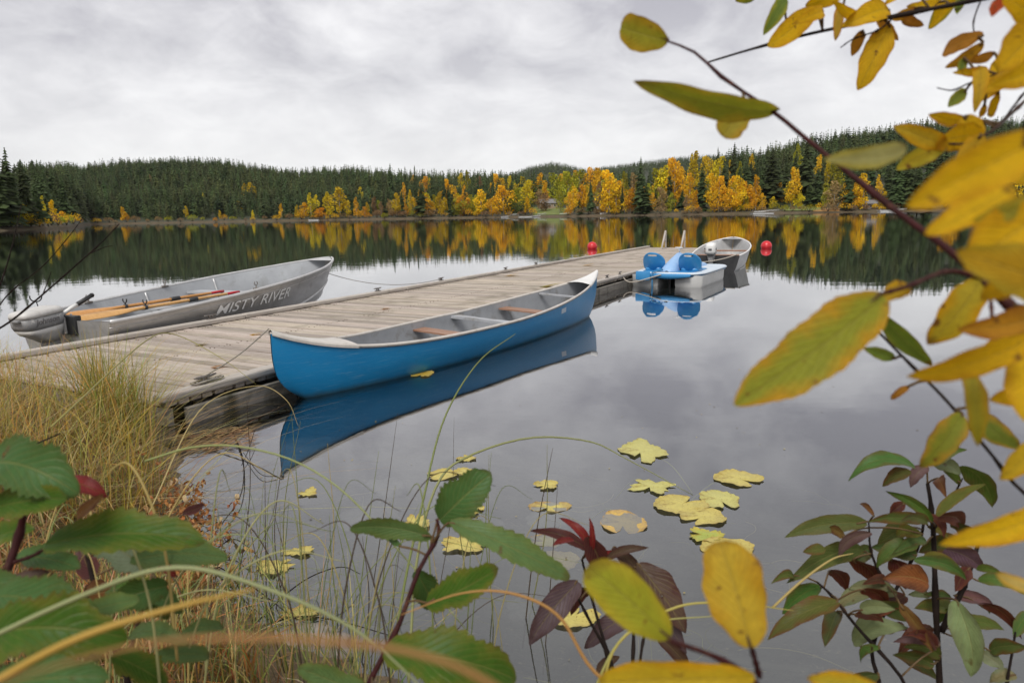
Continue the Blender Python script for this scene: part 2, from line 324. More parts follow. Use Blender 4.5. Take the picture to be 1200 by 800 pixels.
def gridmesh(name, X, Y, Z, mat, kind='structure', smooth=True):
    ny, nx = X.shape; me = bpy.data.meshes.new(name)
    i = np.arange(ny*nx).reshape(ny, nx); q = np.stack([i[:-1, :-1], i[:-1, 1:], i[1:, 1:], i[1:, :-1]], -1).reshape(-1, 4)
    me.from_pydata(np.c_[X.ravel(), Y.ravel(), Z.ravel()].tolist(), [], q.tolist()); me.materials.append(mat)
    if smooth: me.polygons.foreach_set('use_smooth', [True]*len(me.polygons))
    o = bpy.data.objects.new(name, me); COL.objects.link(o); o['kind'] = kind; return o
mt, t = newmat('silt_and_soil'); g = NT(t); co = g.coord()
zc = g.n('ShaderNodeSeparateXYZ', {0: g.n('ShaderNodeNewGeometry').outputs['Position']}).outputs[2]
soil = g.mix(g.ramp(g.noise(co, 14, 6, .65), .35, .65), (.10, .07, .04), (.22, .15, .08))
soil = g.mix(g.ramp(g.noise(co, 60, 3, .6), .55, .7), soil, (.33, .22, .11))
silt = g.mix(g.ramp(g.noise(co, 2.2, 7, .6, .6), .3, .7), (.065, .062, .055), (.19, .175, .145))
silt = g.mix(g.ramp(g.noise(co, 24, 4, .6), .60, .72), silt, (.27, .22, .15))
deep = g.mix(g.ramp(zc, -.55, -1.3), silt, (.035, .04, .04))  # near-black mud at depth, its darkness standing in for light absorbed by water
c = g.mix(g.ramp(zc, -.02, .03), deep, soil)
g.out(g.n('ShaderNodeBsdfPrincipled', {'Base Color': c, 'Roughness': .9, 'Normal': g.n('ShaderNodeBump', {'Distance': .03, 'Height': g.noise(co, 20, 6, .65)}).outputs[0]}).outputs[0])
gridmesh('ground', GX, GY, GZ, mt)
# water
mt, t = newmat('lake_water'); g = NT(t); co = g.coord()
sp = g.n('ShaderNodeSeparateXYZ', {0: co}); far = g.ramp(sp.outputs[1], 9., 30.)
w1 = g.noise(g.map(co, (1.0, 1.7, 1)), 1.1, 3, .5); w2 = g.noise(g.map(co, (1, 2.2, 1), (0, 0, .3)), 5.5, 3, .5); w3 = g.noise(g.map(co, (.15, .3, 1)), .5, 2)
h = g.math('ADD', g.math('MULTIPLY', w1, .010), g.math('MULTIPLY', w2, .0011))
amp = g.math('MULTIPLY_ADD', far, .13, .10); amp = g.math('MULTIPLY', amp, g.math('MULTIPLY_ADD', w3, 1.2, .35))
nrm = g.n('ShaderNodeBump', {'Strength': 1., 'Distance': 1., 'Height': g.math('MULTIPLY', h, amp)}).outputs[0]
fr = g.math('MINIMUM', g.math('POWER', g.n('ShaderNodeFresnel', {'IOR': 1.45, 'Normal': nrm}).outputs[0], .52), 1.)
gl = g.n('ShaderNodeBsdfGlossy', {'Color': (.98, .98, .99, 1), 'Roughness': .0, 'Normal': nrm}); tr = g.n('ShaderNodeBsdfTransparent', {'Color': (.76, .80, .78, 1)})
g.out(g.n('ShaderNodeMixShader', {0: fr, 1: tr.outputs[0], 2: gl.outputs[0]}).outputs[0])
X, Y = np.meshgrid(np.array([-1300, -300, -40, 0, 40, 300, 1300.]), np.array([-3., 5, 20, 60, 200, 800])); gridmesh('water', X, Y, X*0, mt, smooth=False)
# far terrain, laid out by bearing (bearing b = where that direction meets the horizon in the photograph)
yh = lambda b: 251.2-.0182*(np.asarray(b, float)-600)
def ip(tab): xs, ys = zip(*tab); return lambda b: np.interp(b, xs, ys)
Ds = ip([(-900, 120), (-200, 130), (0, 140), (50, 155), (78, 190), (92, 240), (104, 400), (250, 410), (400, 390), (550, 350), (700, 300), (850, 265), (1000, 250), (1200, 235), (1700, 200), (2300, 190)])
Dt = ip([(-900, 420), (0, 420), (60, 600), (110, 680), (420, 660), (560, 560), (720, 520), (850, 520), (1000, 560), (1200, 540), (2300, 520)])
SKY = ip([(-900, 180), (-100, 190), (60, 199), (90, 197), (130, 193), (175, 190), (215, 187), (250, 190), (300, 196), (350, 201), (420, 200), (470, 202), (500, 203), (560, 207), (600, 208), (660, 207), (700, 205), (760, 204), (800, 201), (830, 192), (860, 181), (900, 173), (940, 166), (985, 157), (1050, 150), (1200, 143), (1400, 140), (2300, 140)])
TH = 13.
RID = ip([(540, 236), (575, 216), (600, 210), (622, 202), (645, 197), (662, 199), (690, 206), (705, 203), (740, 198), (800, 191), (835, 189), (870, 195), (930, 215), (980, 235)])
def dirxy(b):
    b = np.asarray(b, float); xs = (b-600)/F; ys = (400-yh(b))/F
    d = cf[None]+xs.reshape(-1, 1)*cr[None]+ys.reshape(-1, 1)*cu[None]; return d[:, :2].reshape(*b.shape, 2)
def zat(b, y, d):
    b = np.asarray(b, float); return EYE+d*(cf[2]+(b-600)/F*cr[2]+(400-np.asarray(y))/F*cu[2])
def hill_z(b, d):
    b = np.asarray(b, float); d = np.asarray(d, float); s = Ds(b); tp = Dt(b); ztop = zat(b, SKY(b), tp)-TH*.9
    ztop = np.where(b < 30, np.minimum(ztop, 22), ztop); k = np.clip((d-s-6)/(tp-s-6), 0, 1)
    bank = np.clip((d-s)*.35, -2.5, .9)
    z = bank+(ztop-.9)*(.35*k+.65*smoothstep(k))
    z = z+1.2*np.sin(b*.05+d*.02)*np.clip(k*4, 0, 1)
    back = np.clip((d-tp-60)/500, 0, 1); z = z*(1-.55*smoothstep(back))
    rz = zat(b, RID(b), 2400.); rk = smoothstep((d-1400)/1000)*np.clip(1-(d-2420)/1600, 0, 1)
    return np.where((b > 540) & (b < 980), np.maximum(z, z*(1-rk)+rz*rk), z)
def bd_xyz(b, d): xy = dirxy(b)*np.asarray(d)[..., None]; return xy[..., 0], xy[..., 1], hill_z(b, d)
bb = nonuni([-900, -100, 1300, 2300], [40, 8, 40]); kk = np.concatenate([[-.06, -.02, 0, .01, .03], np.linspace(.06, 1.0, 22), [1.1, 1.3, 1.8, 2.6]])
B2, K2 = np.meshgrid(bb, kk); DD = Ds(B2)+K2*(Dt(B2)-Ds(B2))
X, Y, Z = bd_xyz(B2, DD)
far_rows = [1500, 1700, 1900, 2100, 2250, 2350, 2400, 2450, 2600, 3200, 4200]
B3, D3 = np.meshgrid(bb, np.array(far_rows, float)); X3, Y3, Z3 = bd_xyz(B3, D3)
mt, t = newmat('forest_floor'); g = NT(t); co = g.coord(); zc = g.n('ShaderNodeSeparateXYZ', {0: co}).outputs[2]
fl = g.mix(g.ramp(g.noise(co, .08, 6, .65), .4, .62), (.026, .034, .018), (.05, .048, .024))
sh = g.mix(g.ramp(g.noise(co, .4, 6, .7), .4, .62), (.11, .075, .045), (.07, .06, .028))
c = g.mix(g.ramp(zc, 1.3, .5), fl, sh)
g.out(g.n('ShaderNodeBsdfPrincipled', {'Base Color': c, 'Roughness': .95}).outputs[0])
gridmesh('hills', np.vstack([X, X3]), np.vstack([Y, Y3]), np.vstack([Z, Z3]), mt)
# ------------------------------------------------------------------ trees beyond the lake
def conifer_arrays(seed, whorls=22, per=7, slim=1.0, base=.1, droop=.35):
    """unit-height conifer: verts, tris, tint; drooping jagged fans round a thin stem"""
    r = np.random.default_rng(seed); V = []; T = []; C = []
    for w in range(whorls):
        f = w/(whorls-1); z = base+(1-base)*(f**.9)*.985
        rad = .155*slim*((1-f)**.75)*(.75+.5*r.random())+.008
        if f < .12: rad *= .65+.3*r.random()
        for k in range(per):
            a = 2*math.pi*(k+r.random()*.9)/per+w*.7; L_ = rad*(.6+.65*r.random()); 
            if r.random() < .07: continue
            wd = .38+.22*r.random(); dz = -droop*L_*(.5+.8*r.random())
            i = len(V); ca, sa = math.cos(a), math.sin(a); hh = .035*(1-f)+.012
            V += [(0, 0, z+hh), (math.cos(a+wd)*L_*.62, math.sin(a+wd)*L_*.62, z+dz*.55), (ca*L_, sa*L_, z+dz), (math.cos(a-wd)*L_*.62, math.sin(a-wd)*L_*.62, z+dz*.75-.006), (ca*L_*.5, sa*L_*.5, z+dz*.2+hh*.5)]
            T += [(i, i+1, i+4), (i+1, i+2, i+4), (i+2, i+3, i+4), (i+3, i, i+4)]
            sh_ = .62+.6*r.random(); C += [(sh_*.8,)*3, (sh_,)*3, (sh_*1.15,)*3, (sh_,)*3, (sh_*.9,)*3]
    i = len(V); V += [(.012, 0, .93), (-.008, .01, .93), (-.008, -.01, .93), (0, 0, 1)]; T += [(i, i+1, i+3), (i+1, i+2, i+3), (i+2, i, i+3)]; C += [(.8,)*3]*4
    return np.array(V), np.array(T), np.array(C)
def arrays_mesh(name, V, T, C, mats, mi=None):
    me = bpy.data.meshes.new(name); me.vertices.add(len(V)); me.vertices.foreach_set('co', np.asarray(V, np.float32).ravel())
    n = len(T); me.loops.add(n*3); me.loops.foreach_set('vertex_index', np.asarray(T, np.int32).ravel()); me.polygons.add(n)
    me.polygons.foreach_set('loop_start', np.arange(0, n*3, 3, dtype=np.int32)); 
    for x in mats: me.materials.append(x)
    if mi is not None: me.polygons.foreach_set('material_index', np.asarray(mi, np.int32))
    a = me.color_attributes.new('tint', 'FLOAT_COLOR', 'POINT'); a.data.foreach_set('color', np.c_[np.asarray(C, float), np.ones(len(C))].ravel())
    me.update(calc_edges=True); me.validate(); return me
def trunk_mesh(name, mat, r, h):
    b = MB(); pts = [(0, 0, -.02), (r*.4, 0, h*.3), (-r*.3, r*.3, h*.65), (0, 0, h)]; b.tube(pts, [r, r*.75, r*.5, r*.12], 5); return b.mesh(name, mat, True)
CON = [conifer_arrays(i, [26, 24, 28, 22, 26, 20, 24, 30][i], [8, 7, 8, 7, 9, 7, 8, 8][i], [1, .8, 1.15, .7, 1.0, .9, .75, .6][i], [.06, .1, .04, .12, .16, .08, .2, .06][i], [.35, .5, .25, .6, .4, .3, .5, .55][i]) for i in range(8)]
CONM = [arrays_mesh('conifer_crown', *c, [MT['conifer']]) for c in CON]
CONT = trunk_mesh('conifer_trunk', MT['bark'], .012, .92)
def broad_arrays(seed, n=620, slim=1.0, base=.12, leaf=.05, gap=.5, top=1.):
    """unit-height broadleaf crown: leaf clumps spread through several uneven lobes"""
    r = np.random.default_rng(seed); V = []; T = []; C = []
    lobes = []
    for i in range(9):
        f = (i+.5)/9; z = base+.1+(1-base-.16)*f; rr = .30*slim*math.sin(math.pi*(.18+.74*f))**.8
        a = r.random()*6.28; o_ = rr*(.25+.5*r.random()); lobes.append((o_*math.cos(a), o_*math.sin(a), z, rr*(.55+.35*r.random()), .11+.06*r.random(), .8+.4*r.random()))
    n = int(n*1.7); leaf *= .80
    for i in range(n):
        lx, ly, lz, lr, lh, ls = lobes[r.integers(9)]
        d = r.normal(size=3); d /= np.linalg.norm(d); q = (.45+.6*r.random()**.6)
        p = np.array([lx, ly, lz])+d*np.array([lr, lr, lh])*q
        if p[2] > .995: p[2] = .99
        s_ = leaf*(.5+.9*r.random()); a = r.normal(size=3); a /= np.linalg.norm(a); b_ = np.cross(a, r.normal(size=3)); b_ /= np.linalg.norm(b_)
        k = len(V); V += [p-a*s_*.6, p+b_*s_*.5, p+a*s_*.6, p-b_*s_*.5+a*s_*.15]; T += [(k, k+1, k+2), (k, k+2, k+3)]
        c_ = ls*(.75+.5*r.random()); C += [(c_, c_*(.94+.1*r.random()), c_)]*4
    return np.array(V), np.array(T), np.array(C)
BRO = [broad_arrays(40+i, [620, 560, 700, 520, 640, 420][i], [.75, 1.0, 1.2, .55, .9, .65][i], [.1, .06, .02, .16, .04, .14][i], [.05, .052, .055, .046, .05, .048][i]) for i in range(6)]
BROM = {k: [arrays_mesh('broadleaf_crown', *b, [MT[k]]) for b in BRO] for k in ('gold', 'orange', 'yellow', 'olive', 'green', 'tan')}
def branchy_trunk():
    b = MB(); b.tube([(0, 0, -.03), (.004, 0, .3), (-.006, .004, .6), (.004, 0, .86)], [.016, .013, .009, .003], 6)
    for z, a, l_ in ((.34, .3, .2), (.45, 2.2, .2), (.55, 4.0, .2), (.62, 5.4, .17), (.7, 1.2, .15)):
        b.tube([(0, 0, z), (math.cos(a)*l_*.5, math.sin(a)*l_*.5, z+l_*.45), (math.cos(a)*l_, math.sin(a)*l_, z+l_*.75)], [.006, .004, .0015], 4)
    return b.mesh('broadleaf_trunk', MT['aspenbark'], True)
BROT = branchy_trunk()
def round_shrub_arrays(seed, n=520):
    r = np.random.default_rng(seed); V = []; T = []; C = []
    for i in range(n):
        d = r.normal(size=3); d /= np.linalg.norm(d); d[2] = abs(d[2]) if r.random() < .8 else d[2]*.4
        lump_ = 1+.16*math.sin(3*math.atan2(d[1], d[0])+seed)+.1*math.sin(7*d[2]+d[0]*5)
        p = np.array([0, 0, .36])+d*np.array([.56, .56, .58])*lump_*(.55+.45*r.random()**.5)
        s_ = .075*(.5+.9*r.random()); a = r.normal(size=3); a /= np.linalg.norm(a); b_ = np.cross(a, r.normal(size=3)); b_ /= np.linalg.norm(b_)
        k = len(V); V += [p-a*s_*.6, p+b_*s_*.5, p+a*s_*.6, p-b_*s_*.5]; T += [(k, k+1, k+2), (k, k+2, k+3)]; c_ = .7+.5*r.random(); C += [(c_,)*3]*4
    return np.array(V), np.array(T), np.array(C)
SHR = [round_shrub_arrays(70+i, [520, 380, 300][i]) for i in range(3)]
SHRM = {k: [arrays_mesh('shrub_crown', *b, [MT[k]]) for b in SHR] for k in ('gold', 'orange', 'yellow', 'olive', 'green', 'tan')}
STEMS = MB()
for a in range(5): STEMS.tube([(0, 0, -.05), (.12*math.cos(a*1.3), .12*math.sin(a*1.3), .25), (.3*math.cos(a*1.3), .3*math.sin(a*1.3), .62)], [.025, .018, .006], 4)
STEMM = STEMS.mesh('shrub_stems', MT['bark'], True)
ZONES = [(-999, 30, 'at the left picture edge'), (30, 100, 'on the left headland'), (100, 170, 'beyond the outboard motor'), (170, 260, 'beyond the two oars'), (260, 350, 'beyond the lettered boat side'), (350, 405, 'beyond the grey boat bow'),
         (405, 450, 'just right of the grey bow'), (450, 500, 'midway between grey bow and round olive willow'), (500, 556, 'beside the olive willow'), (556, 594, 'right of the olive willow'), (594, 628, 'behind the round green willows'), (628, 660, 'behind the lakeside lawn'), (660, 688, 'just left of the far red buoy'), (688, 722, 'straight above the left red buoy'),
         (722, 745, 'left of the tallest spruce'), (745, 762, 'at the tallest spruce'), (762, 786, 'above the left ladder post'), (786, 815, 'above the right ladder post'), (815, 838, 'between ladder and dinghy'), (838, 866, 'above the moored dinghy bow'), (866, 893, 'left of the right red buoy'), (893, 920, 'straight above the right red buoy'), (920, 948, 'beside the white roofed cabin'), (948, 968, 'right of the white roofed cabin'), (968, 1000, 'behind the tan clearing'), (1000, 1030, 'right of the tan clearing'), (1030, 1075, 'behind the white floating dock'), (1075, 3000, 'behind the big yellow leaves')]
def zone(b):
    for a, c_, s_ in ZONES:
        if a <= b < c_: return s_
ORD = ['', 'second ', 'third ', 'fourth ', 'fifth ', 'sixth ', 'seventh ', 'eighth ', 'ninth ', 'tenth ', 'eleventh ', 'twelfth ']
TREES = []      # (b, d, height, width, kind, colour, variant, hero)
def depth_for(b, y):
    """camera depth where the terrain at bearing b shows at picture height y (or the shore if lower)"""
    s_, e_ = float(Ds(b)), float(Dt(b))
    for d in np.linspace(s_+3, e_, 60):
        if P(np.array([*(dirxy(np.array(b))*d), float(hill_z(b, d))]))[1] <= y: return d
    return e_
def hero(x, top, base, w, kind, colour=None, var=0, dd=0):
    d = max(depth_for(x, base)+dd, Ds(x)+3); z0 = float(hill_z(x, d)); z1 = float(zat(x, top, d)); h = max(z1-z0, 2.); TREES.append((x, d, h, w/F*d, kind, colour, var, True))
for q in [(2, 168, 268, 44, 2), (18, 173, 266, 28, 0), (33, 189, 266, 28, 2), (-20, 164, 268, 50, 0), (46, 214, 266, 20, 4), (12, 196, 267, 30, 4), (-52, 158, 269, 50, 2), (-90, 170, 270, 55, 0), (56, 222, 264, 14, 1),
          (750, 184, 250, 19, 0), (757, 214, 251, 24, 2), (822, 194, 248, 24, 2), (847, 186, 248, 20, 0), (858, 168, 232, 15, 6), (839, 173, 226, 10, 1), (874, 193, 246, 22, 4), (903, 174, 243, 36, 2), (942, 165, 240, 30, 4), (957, 198, 243, 20, 0), (948, 214, 243, 16, 2), (784, 199, 246, 14, 0), (771, 203, 244, 8, 7), (768, 222, 246, 10, 1), (729, 217, 252, 7, 7), (799, 222, 247, 14, 4), (680, 229, 252, 11, 0), (692, 212, 252, 12, 4),
          (460, 192, 246, 15, 3), (477, 195, 250, 12, 0), (473, 198, 248, 10, 1), (488, 194, 246, 9, 7), (495, 216, 256, 20, 4), (508, 198, 250, 10, 1), (530, 226, 254, 12, 0), (521, 200, 250, 9, 7), (561, 200, 246, 8, 1), (578, 199, 246, 8, 3), (626, 199, 240, 7, 7), (886, 178, 230, 12, 0), (896, 170, 220, 10, 1), (868, 176, 225, 10, 7), (890, 196, 244, 14, 4), (920, 186, 240, 18, 2), (930, 176, 230, 14, 0),
          (992, 190, 246, 20, 2), (1050, 186, 247, 26, 4), (1062, 180, 247, 22, 0), (1040, 190, 244, 18, 2), (1085, 178, 247, 24, 2), (1075, 196, 248, 20, 4), (1130, 185, 248, 26, 0), (1165, 180, 248, 28, 2), (1185, 195, 249, 20, 4)]:
    hero(*q[:4], 'con', None, q[4])
for q in [(357, 237, 258, 12, 'gold', 1), (375, 243, 258, 18, 'orange', 2), (399, 219, 257, 18, 'yellow', 3), (386, 225, 256, 14, 'yellow', 0), (424, 219, 243, 7, 'yellow', 3), (418, 231, 256, 7, 'orange', 5), (428, 242, 257, 9, 'orange', 1), (474, 214, 252, 8, 'orange', 5), (465, 226, 256, 10, 'yellow', 3), (457, 233, 256, 9, 'tan', 5), (476, 237, 256, 6, 'gold', 5), (499, 207, 240, 15, 'orange', 1), (506, 209, 232, 9, 'yellow', 0), (486, 205, 230, 9, 'orange', 5), (525, 210, 248, 15, 'gold', 2), (516, 226, 254, 12, 'yellow', 0), (535, 218, 250, 6, 'orange', 5), (545, 217, 250, 7, 'orange', 3), (501, 238, 257, 9, 'orange', 5), (489, 237, 256, 6, 'gold', 5),
          (564, 222, 254, 19, 'gold', 1), (576, 232, 254, 14, 'orange', 4), (590, 217, 253, 26, 'gold', 2), (583, 204, 234, 17, 'gold', 2), (562, 207, 236, 11, 'tan', 0), (612, 219, 244, 11, 'orange', 1), (614, 207, 236, 14, 'yellow', 4), (603, 212, 236, 8, 'olive', 0), (604, 215, 240, 10, 'yellow', 1), (634, 203, 238, 12, 'gold', 3), (627, 213, 240, 8, 'orange', 5), (649, 203, 242, 24, 'olive', 4), (666, 201, 248, 26, 'olive', 2), (659, 204, 232, 14, 'gold', 1), (679, 199, 238, 22, 'olive', 4), (675, 200, 226, 12, 'gold', 1), (692, 196, 236, 18, 'gold', 2), (702, 197, 236, 20, 'gold', 4), (668, 225, 254, 11, 'orange', 1), (682, 216, 252, 12, 'gold', 3), (690, 224, 253, 10, 'orange', 0), (640, 226, 248, 20, 'tan', 4), (632, 222, 245, 14, 'tan', 1),
          (714, 199, 251, 28, 'gold', 2), (724, 212, 250, 18, 'gold', 1), (731, 201, 243, 12, 'olive', 0), (741, 203, 250, 15, 'tan', 4), (722, 224, 254, 22, 'yellow', 4), (739, 220, 253, 14, 'orange', 0), (764, 226, 247, 12, 'orange', 1), (768, 198, 244, 24, 'olive', 4), (790, 185, 245, 28, 'gold', 2), (780, 194, 243, 22, 'yellow', 4), (799, 196, 244, 16, 'orange', 0), (808, 203, 246, 16, 'gold', 1), (813, 178, 226, 17, 'yellow', 0), (828, 183, 230, 24, 'yellow', 2), (842, 184, 236, 20, 'yellow', 4), (834, 204, 248, 18, 'gold', 4), (775, 219, 247, 10, 'olive', 0), (703, 226, 254, 12, 'tan', 4),
          (842, 206, 249, 20, 'gold', 2), (862, 206, 250, 19, 'gold', 4), (857, 222, 251, 18, 'orange', 1), (885, 205, 248, 11, 'gold', 0), (879, 181, 216, 9, 'yellow', 3), (854, 188, 224, 9, 'yellow', 0), (866, 190, 235, 11, 'olive', 0), (928, 196, 243, 18, 'orange', 0), (926, 212, 243, 16, 'yellow', 1), (938, 226, 244, 12, 'yellow', 4), (912, 214, 243, 11, 'gold', 4), (932, 170, 212, 12, 'olive', 0), (957, 182, 224, 11, 'orange', 0), (974, 193, 240, 22, 'olive', 4), (977, 212, 247, 22, 'tan', 1), (1011, 203, 246, 20, 'gold', 4), (1002, 214, 246, 12, 'orange', 0), (1035, 224, 247, 11, 'yellow', 1), (1028, 205, 245, 9, 'orange', 5), (1110, 200, 247, 24, 'gold', 4), (1148, 206, 248, 20, 'tan', 1), (1185, 190, 248, 24, 'gold', 2), (968, 186, 225, 10, 'yellow', 0),
          (12, 234, 270, 18, 'olive', 4), (26, 237, 270, 18, 'yellow', 4), (52, 229, 266, 9, 'yellow', 5), (43, 248, 268, 14, 'gold', 4), (64, 234, 267, 12, 'gold', 0), (73, 247, 267, 13, 'orange', 1), (-12, 238, 270, 22, 'olive', 2), (35, 240, 269, 12, 'olive', 1),
          (297, 214, 240, 12, 'yellow', 1), (290, 215, 238, 8, 'yellow', 0), (281, 235, 252, 8, 'yellow', 5), (240, 226, 246, 5, 'yellow', 5), (219, 241, 258, 5, 'yellow', 3), (145, 242, 263, 7, 'gold', 0), (149, 248, 263, 5, 'gold', 5), (258, 246, 260, 4, 'yellow', 3), (297, 246, 260, 4, 'yellow', 3), (349, 240, 258, 6, 'yellow', 0), (182, 205, 222, 4, 'tan', 5), (330, 238, 259, 5, 'orange', 5), (365, 226, 256, 10, 'yellow', 5), (372, 228, 254, 8, 'yellow', 3), (408, 236, 256, 8, 'yellow', 5), (447, 236, 256, 7, 'tan', 5), (482, 222, 254, 7, 'yellow', 3), (549, 200, 232, 8, 'olive', 0), (541, 203, 232, 10, 'yellow', 1), (520, 218, 246, 8, 'olive', 0), (493, 222, 252, 7, 'gold', 5), (533, 232, 255, 8, 'olive', 1), (598, 206, 236, 8, 'yellow', 3), (640, 214, 244, 10, 'orange', 0), (656, 222, 250, 12, 'olive', 1), (672, 214, 248, 10, 'yellow', 0), (708, 214, 252, 10, 'gold', 0), (734, 232, 254, 10, 'gold', 1), (750, 234, 252, 8, 'orange', 1), (786, 226, 248, 10, 'olive', 1), (804, 228, 248, 8, 'tan', 1), (815, 222, 249, 9, 'gold', 0), (850, 228, 250, 10, 'gold', 1), (893, 226, 247, 9, 'orange', 1), (905, 230, 246, 8, 'yellow', 1), (988, 214, 247, 10, 'gold', 1), (966, 220, 247, 9, 'olive', 1)]:
    hero(*q[:4], 'bro', q[4], q[5])
rb = random.Random(12)
for i in range(84):
    x_ = rb.choice([rb.uniform(556, 900), rb.uniform(600, 840), rb.uniform(430, 560)]); s_ = float(Ds(x_)); d_ = s_+6+rb.random()**1.6*(70 if x_ < 850 else 40)
    if (624 < x_ < 664 and d_-s_ < 75) or (915 < x_ < 945): continue
    h_ = rb.uniform(8, 15)*(1 if x_ > 560 else .8); TREES.append((x_, d_, h_, h_*rb.uniform(.36, .62), 'bro', rb.choice(['gold', 'gold', 'yellow', 'yellow', 'olive', 'olive', 'orange', 'tan']), rb.randrange(6), True))
# procedural conifers up the slopes
def scatter(b0, b1, n, k0=0., k1=1.12, gold=0.):
    b = b0+(b1-b0)*RNG.random(n); k = np.sqrt(RNG.random(n)); k = k0+(k1-k0)*k; d = Ds(b)+8+k*(Dt(b)-Ds(b)-8)
    for x, dd_, kk_ in zip(b, d, k):
        hgt = TH*(.55+.75*RNG.random()**1.3)*(1.0 if kk_ > .1 else .85)
        TREES.append((x, dd_, hgt, hgt*(.30+.16*RNG.random()), 'con', None, int(RNG.integers(8)), False))
scatter(84, 425, 3600); scatter(88, 425, 900, 0., .3); scatter(425, 560, 260, 0., .3); scatter(30, 100, 420, .45, 1.15); scatter(44, 112, 420, .02, .6); scatter(425, 640, 1500); scatter(640, 830, 520, .3); scatter(830, 1300, 2200); scatter(-220, 84, 260, .04, .8)
def is_open(x, d):   # the lakeside lawn and clearings stay free of trees
    k = d-Ds(x)
    return (618 < x < 668 and k < 70) or (918 < x < 940 and k < 55) or (965 < x < 1000 and k < 22)
TREES = [q for q in TREES if q[7] or not is_open(q[0], q[1])]
cons = [q for q in TREES if q[4] == 'con']; bros = [q for q in TREES if q[4] == 'bro']
hero_c = [q for q in cons if q[7]]; rest_c = sorted([q for q in cons if not q[7]], key=lambda q: -q[2]/q[1]*(1 if -20 < q[0] < 1100 else .1)*(1.25 if q[1]-Ds(q[0]) < 60 else 1))
nind = 296-len(hero_c); ind_c = rest_c[:nind]; stuff_c = rest_c[nind:]
ZC = {}
def ordinal(key):
    ZC[key] = ZC.get(key, -1)+1; return ORD[min(ZC[key], 11)], ZC[key]
SHAPE = {0: 'full', 1: 'slim', 2: 'broad', 3: 'thin', 4: 'bushy', 5: 'feathery', 6: 'ragged', 7: 'narrow'}
def place_tree(q, parts):
    b, d, h, w, kind, colour, var, hr = q; x, y, z = bd_xyz(np.array(b), np.array(d)); x, y, z = float(x), float(y), float(z)-.15
    if kind == 'con': me, tm, wid, nm = CONM[var], CONT, .31*[1, .8, 1.15, .7, 1, .9, .75, .6][var], 'conifer_tree'
    else: me, tm, wid, nm = BROM[colour][var], BROT, .6*[.75, 1, 1.2, .55, .9, .65][var], 'broadleaf_tree'
    sx = w/wid; rz = random.random()*6.28
    if parts:
        o = empty(nm, (x, y, z), (0, 0, rz)); o.scale = (sx, sx, h)
        for a, m_ in (('crown', me), ('trunk', tm)):
            c_ = bpy.data.objects.new(a, m_); COL.objects.link(c_); c_.parent = o
    else:
        o = bpy.data.objects.new(nm, me); COL.objects.link(o); o.location = (x, y, z); o.rotation_euler = (0, 0, rz); o.scale = (sx, sx, h)
    return o
hero_sorted = sorted([q for q in hero_c+bros], key=lambda q: q[0])
CN = {'gold': 'golden yellow', 'orange': 'orange', 'yellow': 'lemon yellow', 'olive': 'olive green', 'green': 'green', 'tan': 'faded tan'}
for q in hero_sorted:
    o = place_tree(q, True); z_ = zone(q[0]); px = q[2]/q[1]*F
    sz = 'tall' if px > 42 else ('mid-sized' if px > 24 else 'small')
    if q[4] == 'con': desc = f'{sz} dark {SHAPE[q[6]]} conifer'
    else: desc = f'{sz} {CN[q[5]]} autumn tree'
    od, n_ = ordinal((z_, desc)); tag(o, f'{od}{desc} {z_}' if n_ == 0 else f'{desc} {z_}, {od.strip()} from left', 'tree', 'dark conifers beyond the lake' if q[4] == 'con' else 'autumn trees beyond the lake')
for q in ind_c:
    o = place_tree(q, False); tag(o, f'dark green conifer crowded in the forest {zone(q[0])}', 'tree', 'dark conifers beyond the lake, '+zone(q[0]))
# the rest of the forest: one object
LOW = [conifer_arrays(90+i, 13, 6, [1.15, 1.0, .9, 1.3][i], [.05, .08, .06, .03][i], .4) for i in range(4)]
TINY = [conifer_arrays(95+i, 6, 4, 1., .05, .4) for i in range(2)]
VV = []; TT = []; CC = []; off = 0
def addforest(protos, q):
    global off
    for p_i, (V, T, C) in enumerate(protos):
        s_ = [r_ for i, r_ in enumerate(q) if i % len(protos) == p_i]
        if not s_: continue
        A = np.array(s_, float); n = len(A); th = RNG.random(n)*6.28; ct, st = np.cos(th), np.sin(th); sx = A[:, 4]/.3
        v = np.empty((n, len(V), 3)); v[:, :, 0] = A[:, 0:1]+sx[:, None]*(V[None, :, 0]*ct[:, None]-V[None, :, 1]*st[:, None]); v[:, :, 1] = A[:, 1:2]+sx[:, None]*(V[None, :, 0]*st[:, None]+V[None, :, 1]*ct[:, None]); v[:, :, 2] = A[:, 2:3]+A[:, 3:4]*V[None, :, 2]
        sh_ = (.55+.95*RNG.random((n, 1, 1)))*(1+.30*(RNG.random((n, 1, 3))-.5)*np.array([1.3, .6, .8])); c_ = C[None]*sh_
        VV.append(v.reshape(-1, 3)); TT.append((T[None]+(off+np.arange(n)*len(V))[:, None, None]).reshape(-1, 3)); CC.append(c_.reshape(-1, 3)); off += n*len(V)
q = []
for (b, d, h, w, *_r) in stuff_c: x, y, z = bd_xyz(np.array(b), np.array(d)); q.append((float(x), float(y), float(z)-.3, h, w))
addforest(LOW, q)
q = []
n = 3600; b = 545+425*RNG.random(n); d = 2050+420*RNG.random(n)
for x_, d_ in zip(b, d): x, y, z = bd_xyz(np.array(x_), np.array(d_)); h_ = 14+9*RNG.random(); q.append((float(x), float(y), float(z)-1, h_, h_*.62))
addforest(TINY, q)
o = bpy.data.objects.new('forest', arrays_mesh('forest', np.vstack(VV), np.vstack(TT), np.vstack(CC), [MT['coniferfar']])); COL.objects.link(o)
tag(o, 'dense dark conifer forest covering the hills beyond the lake', 'forest', None, 'stuff')
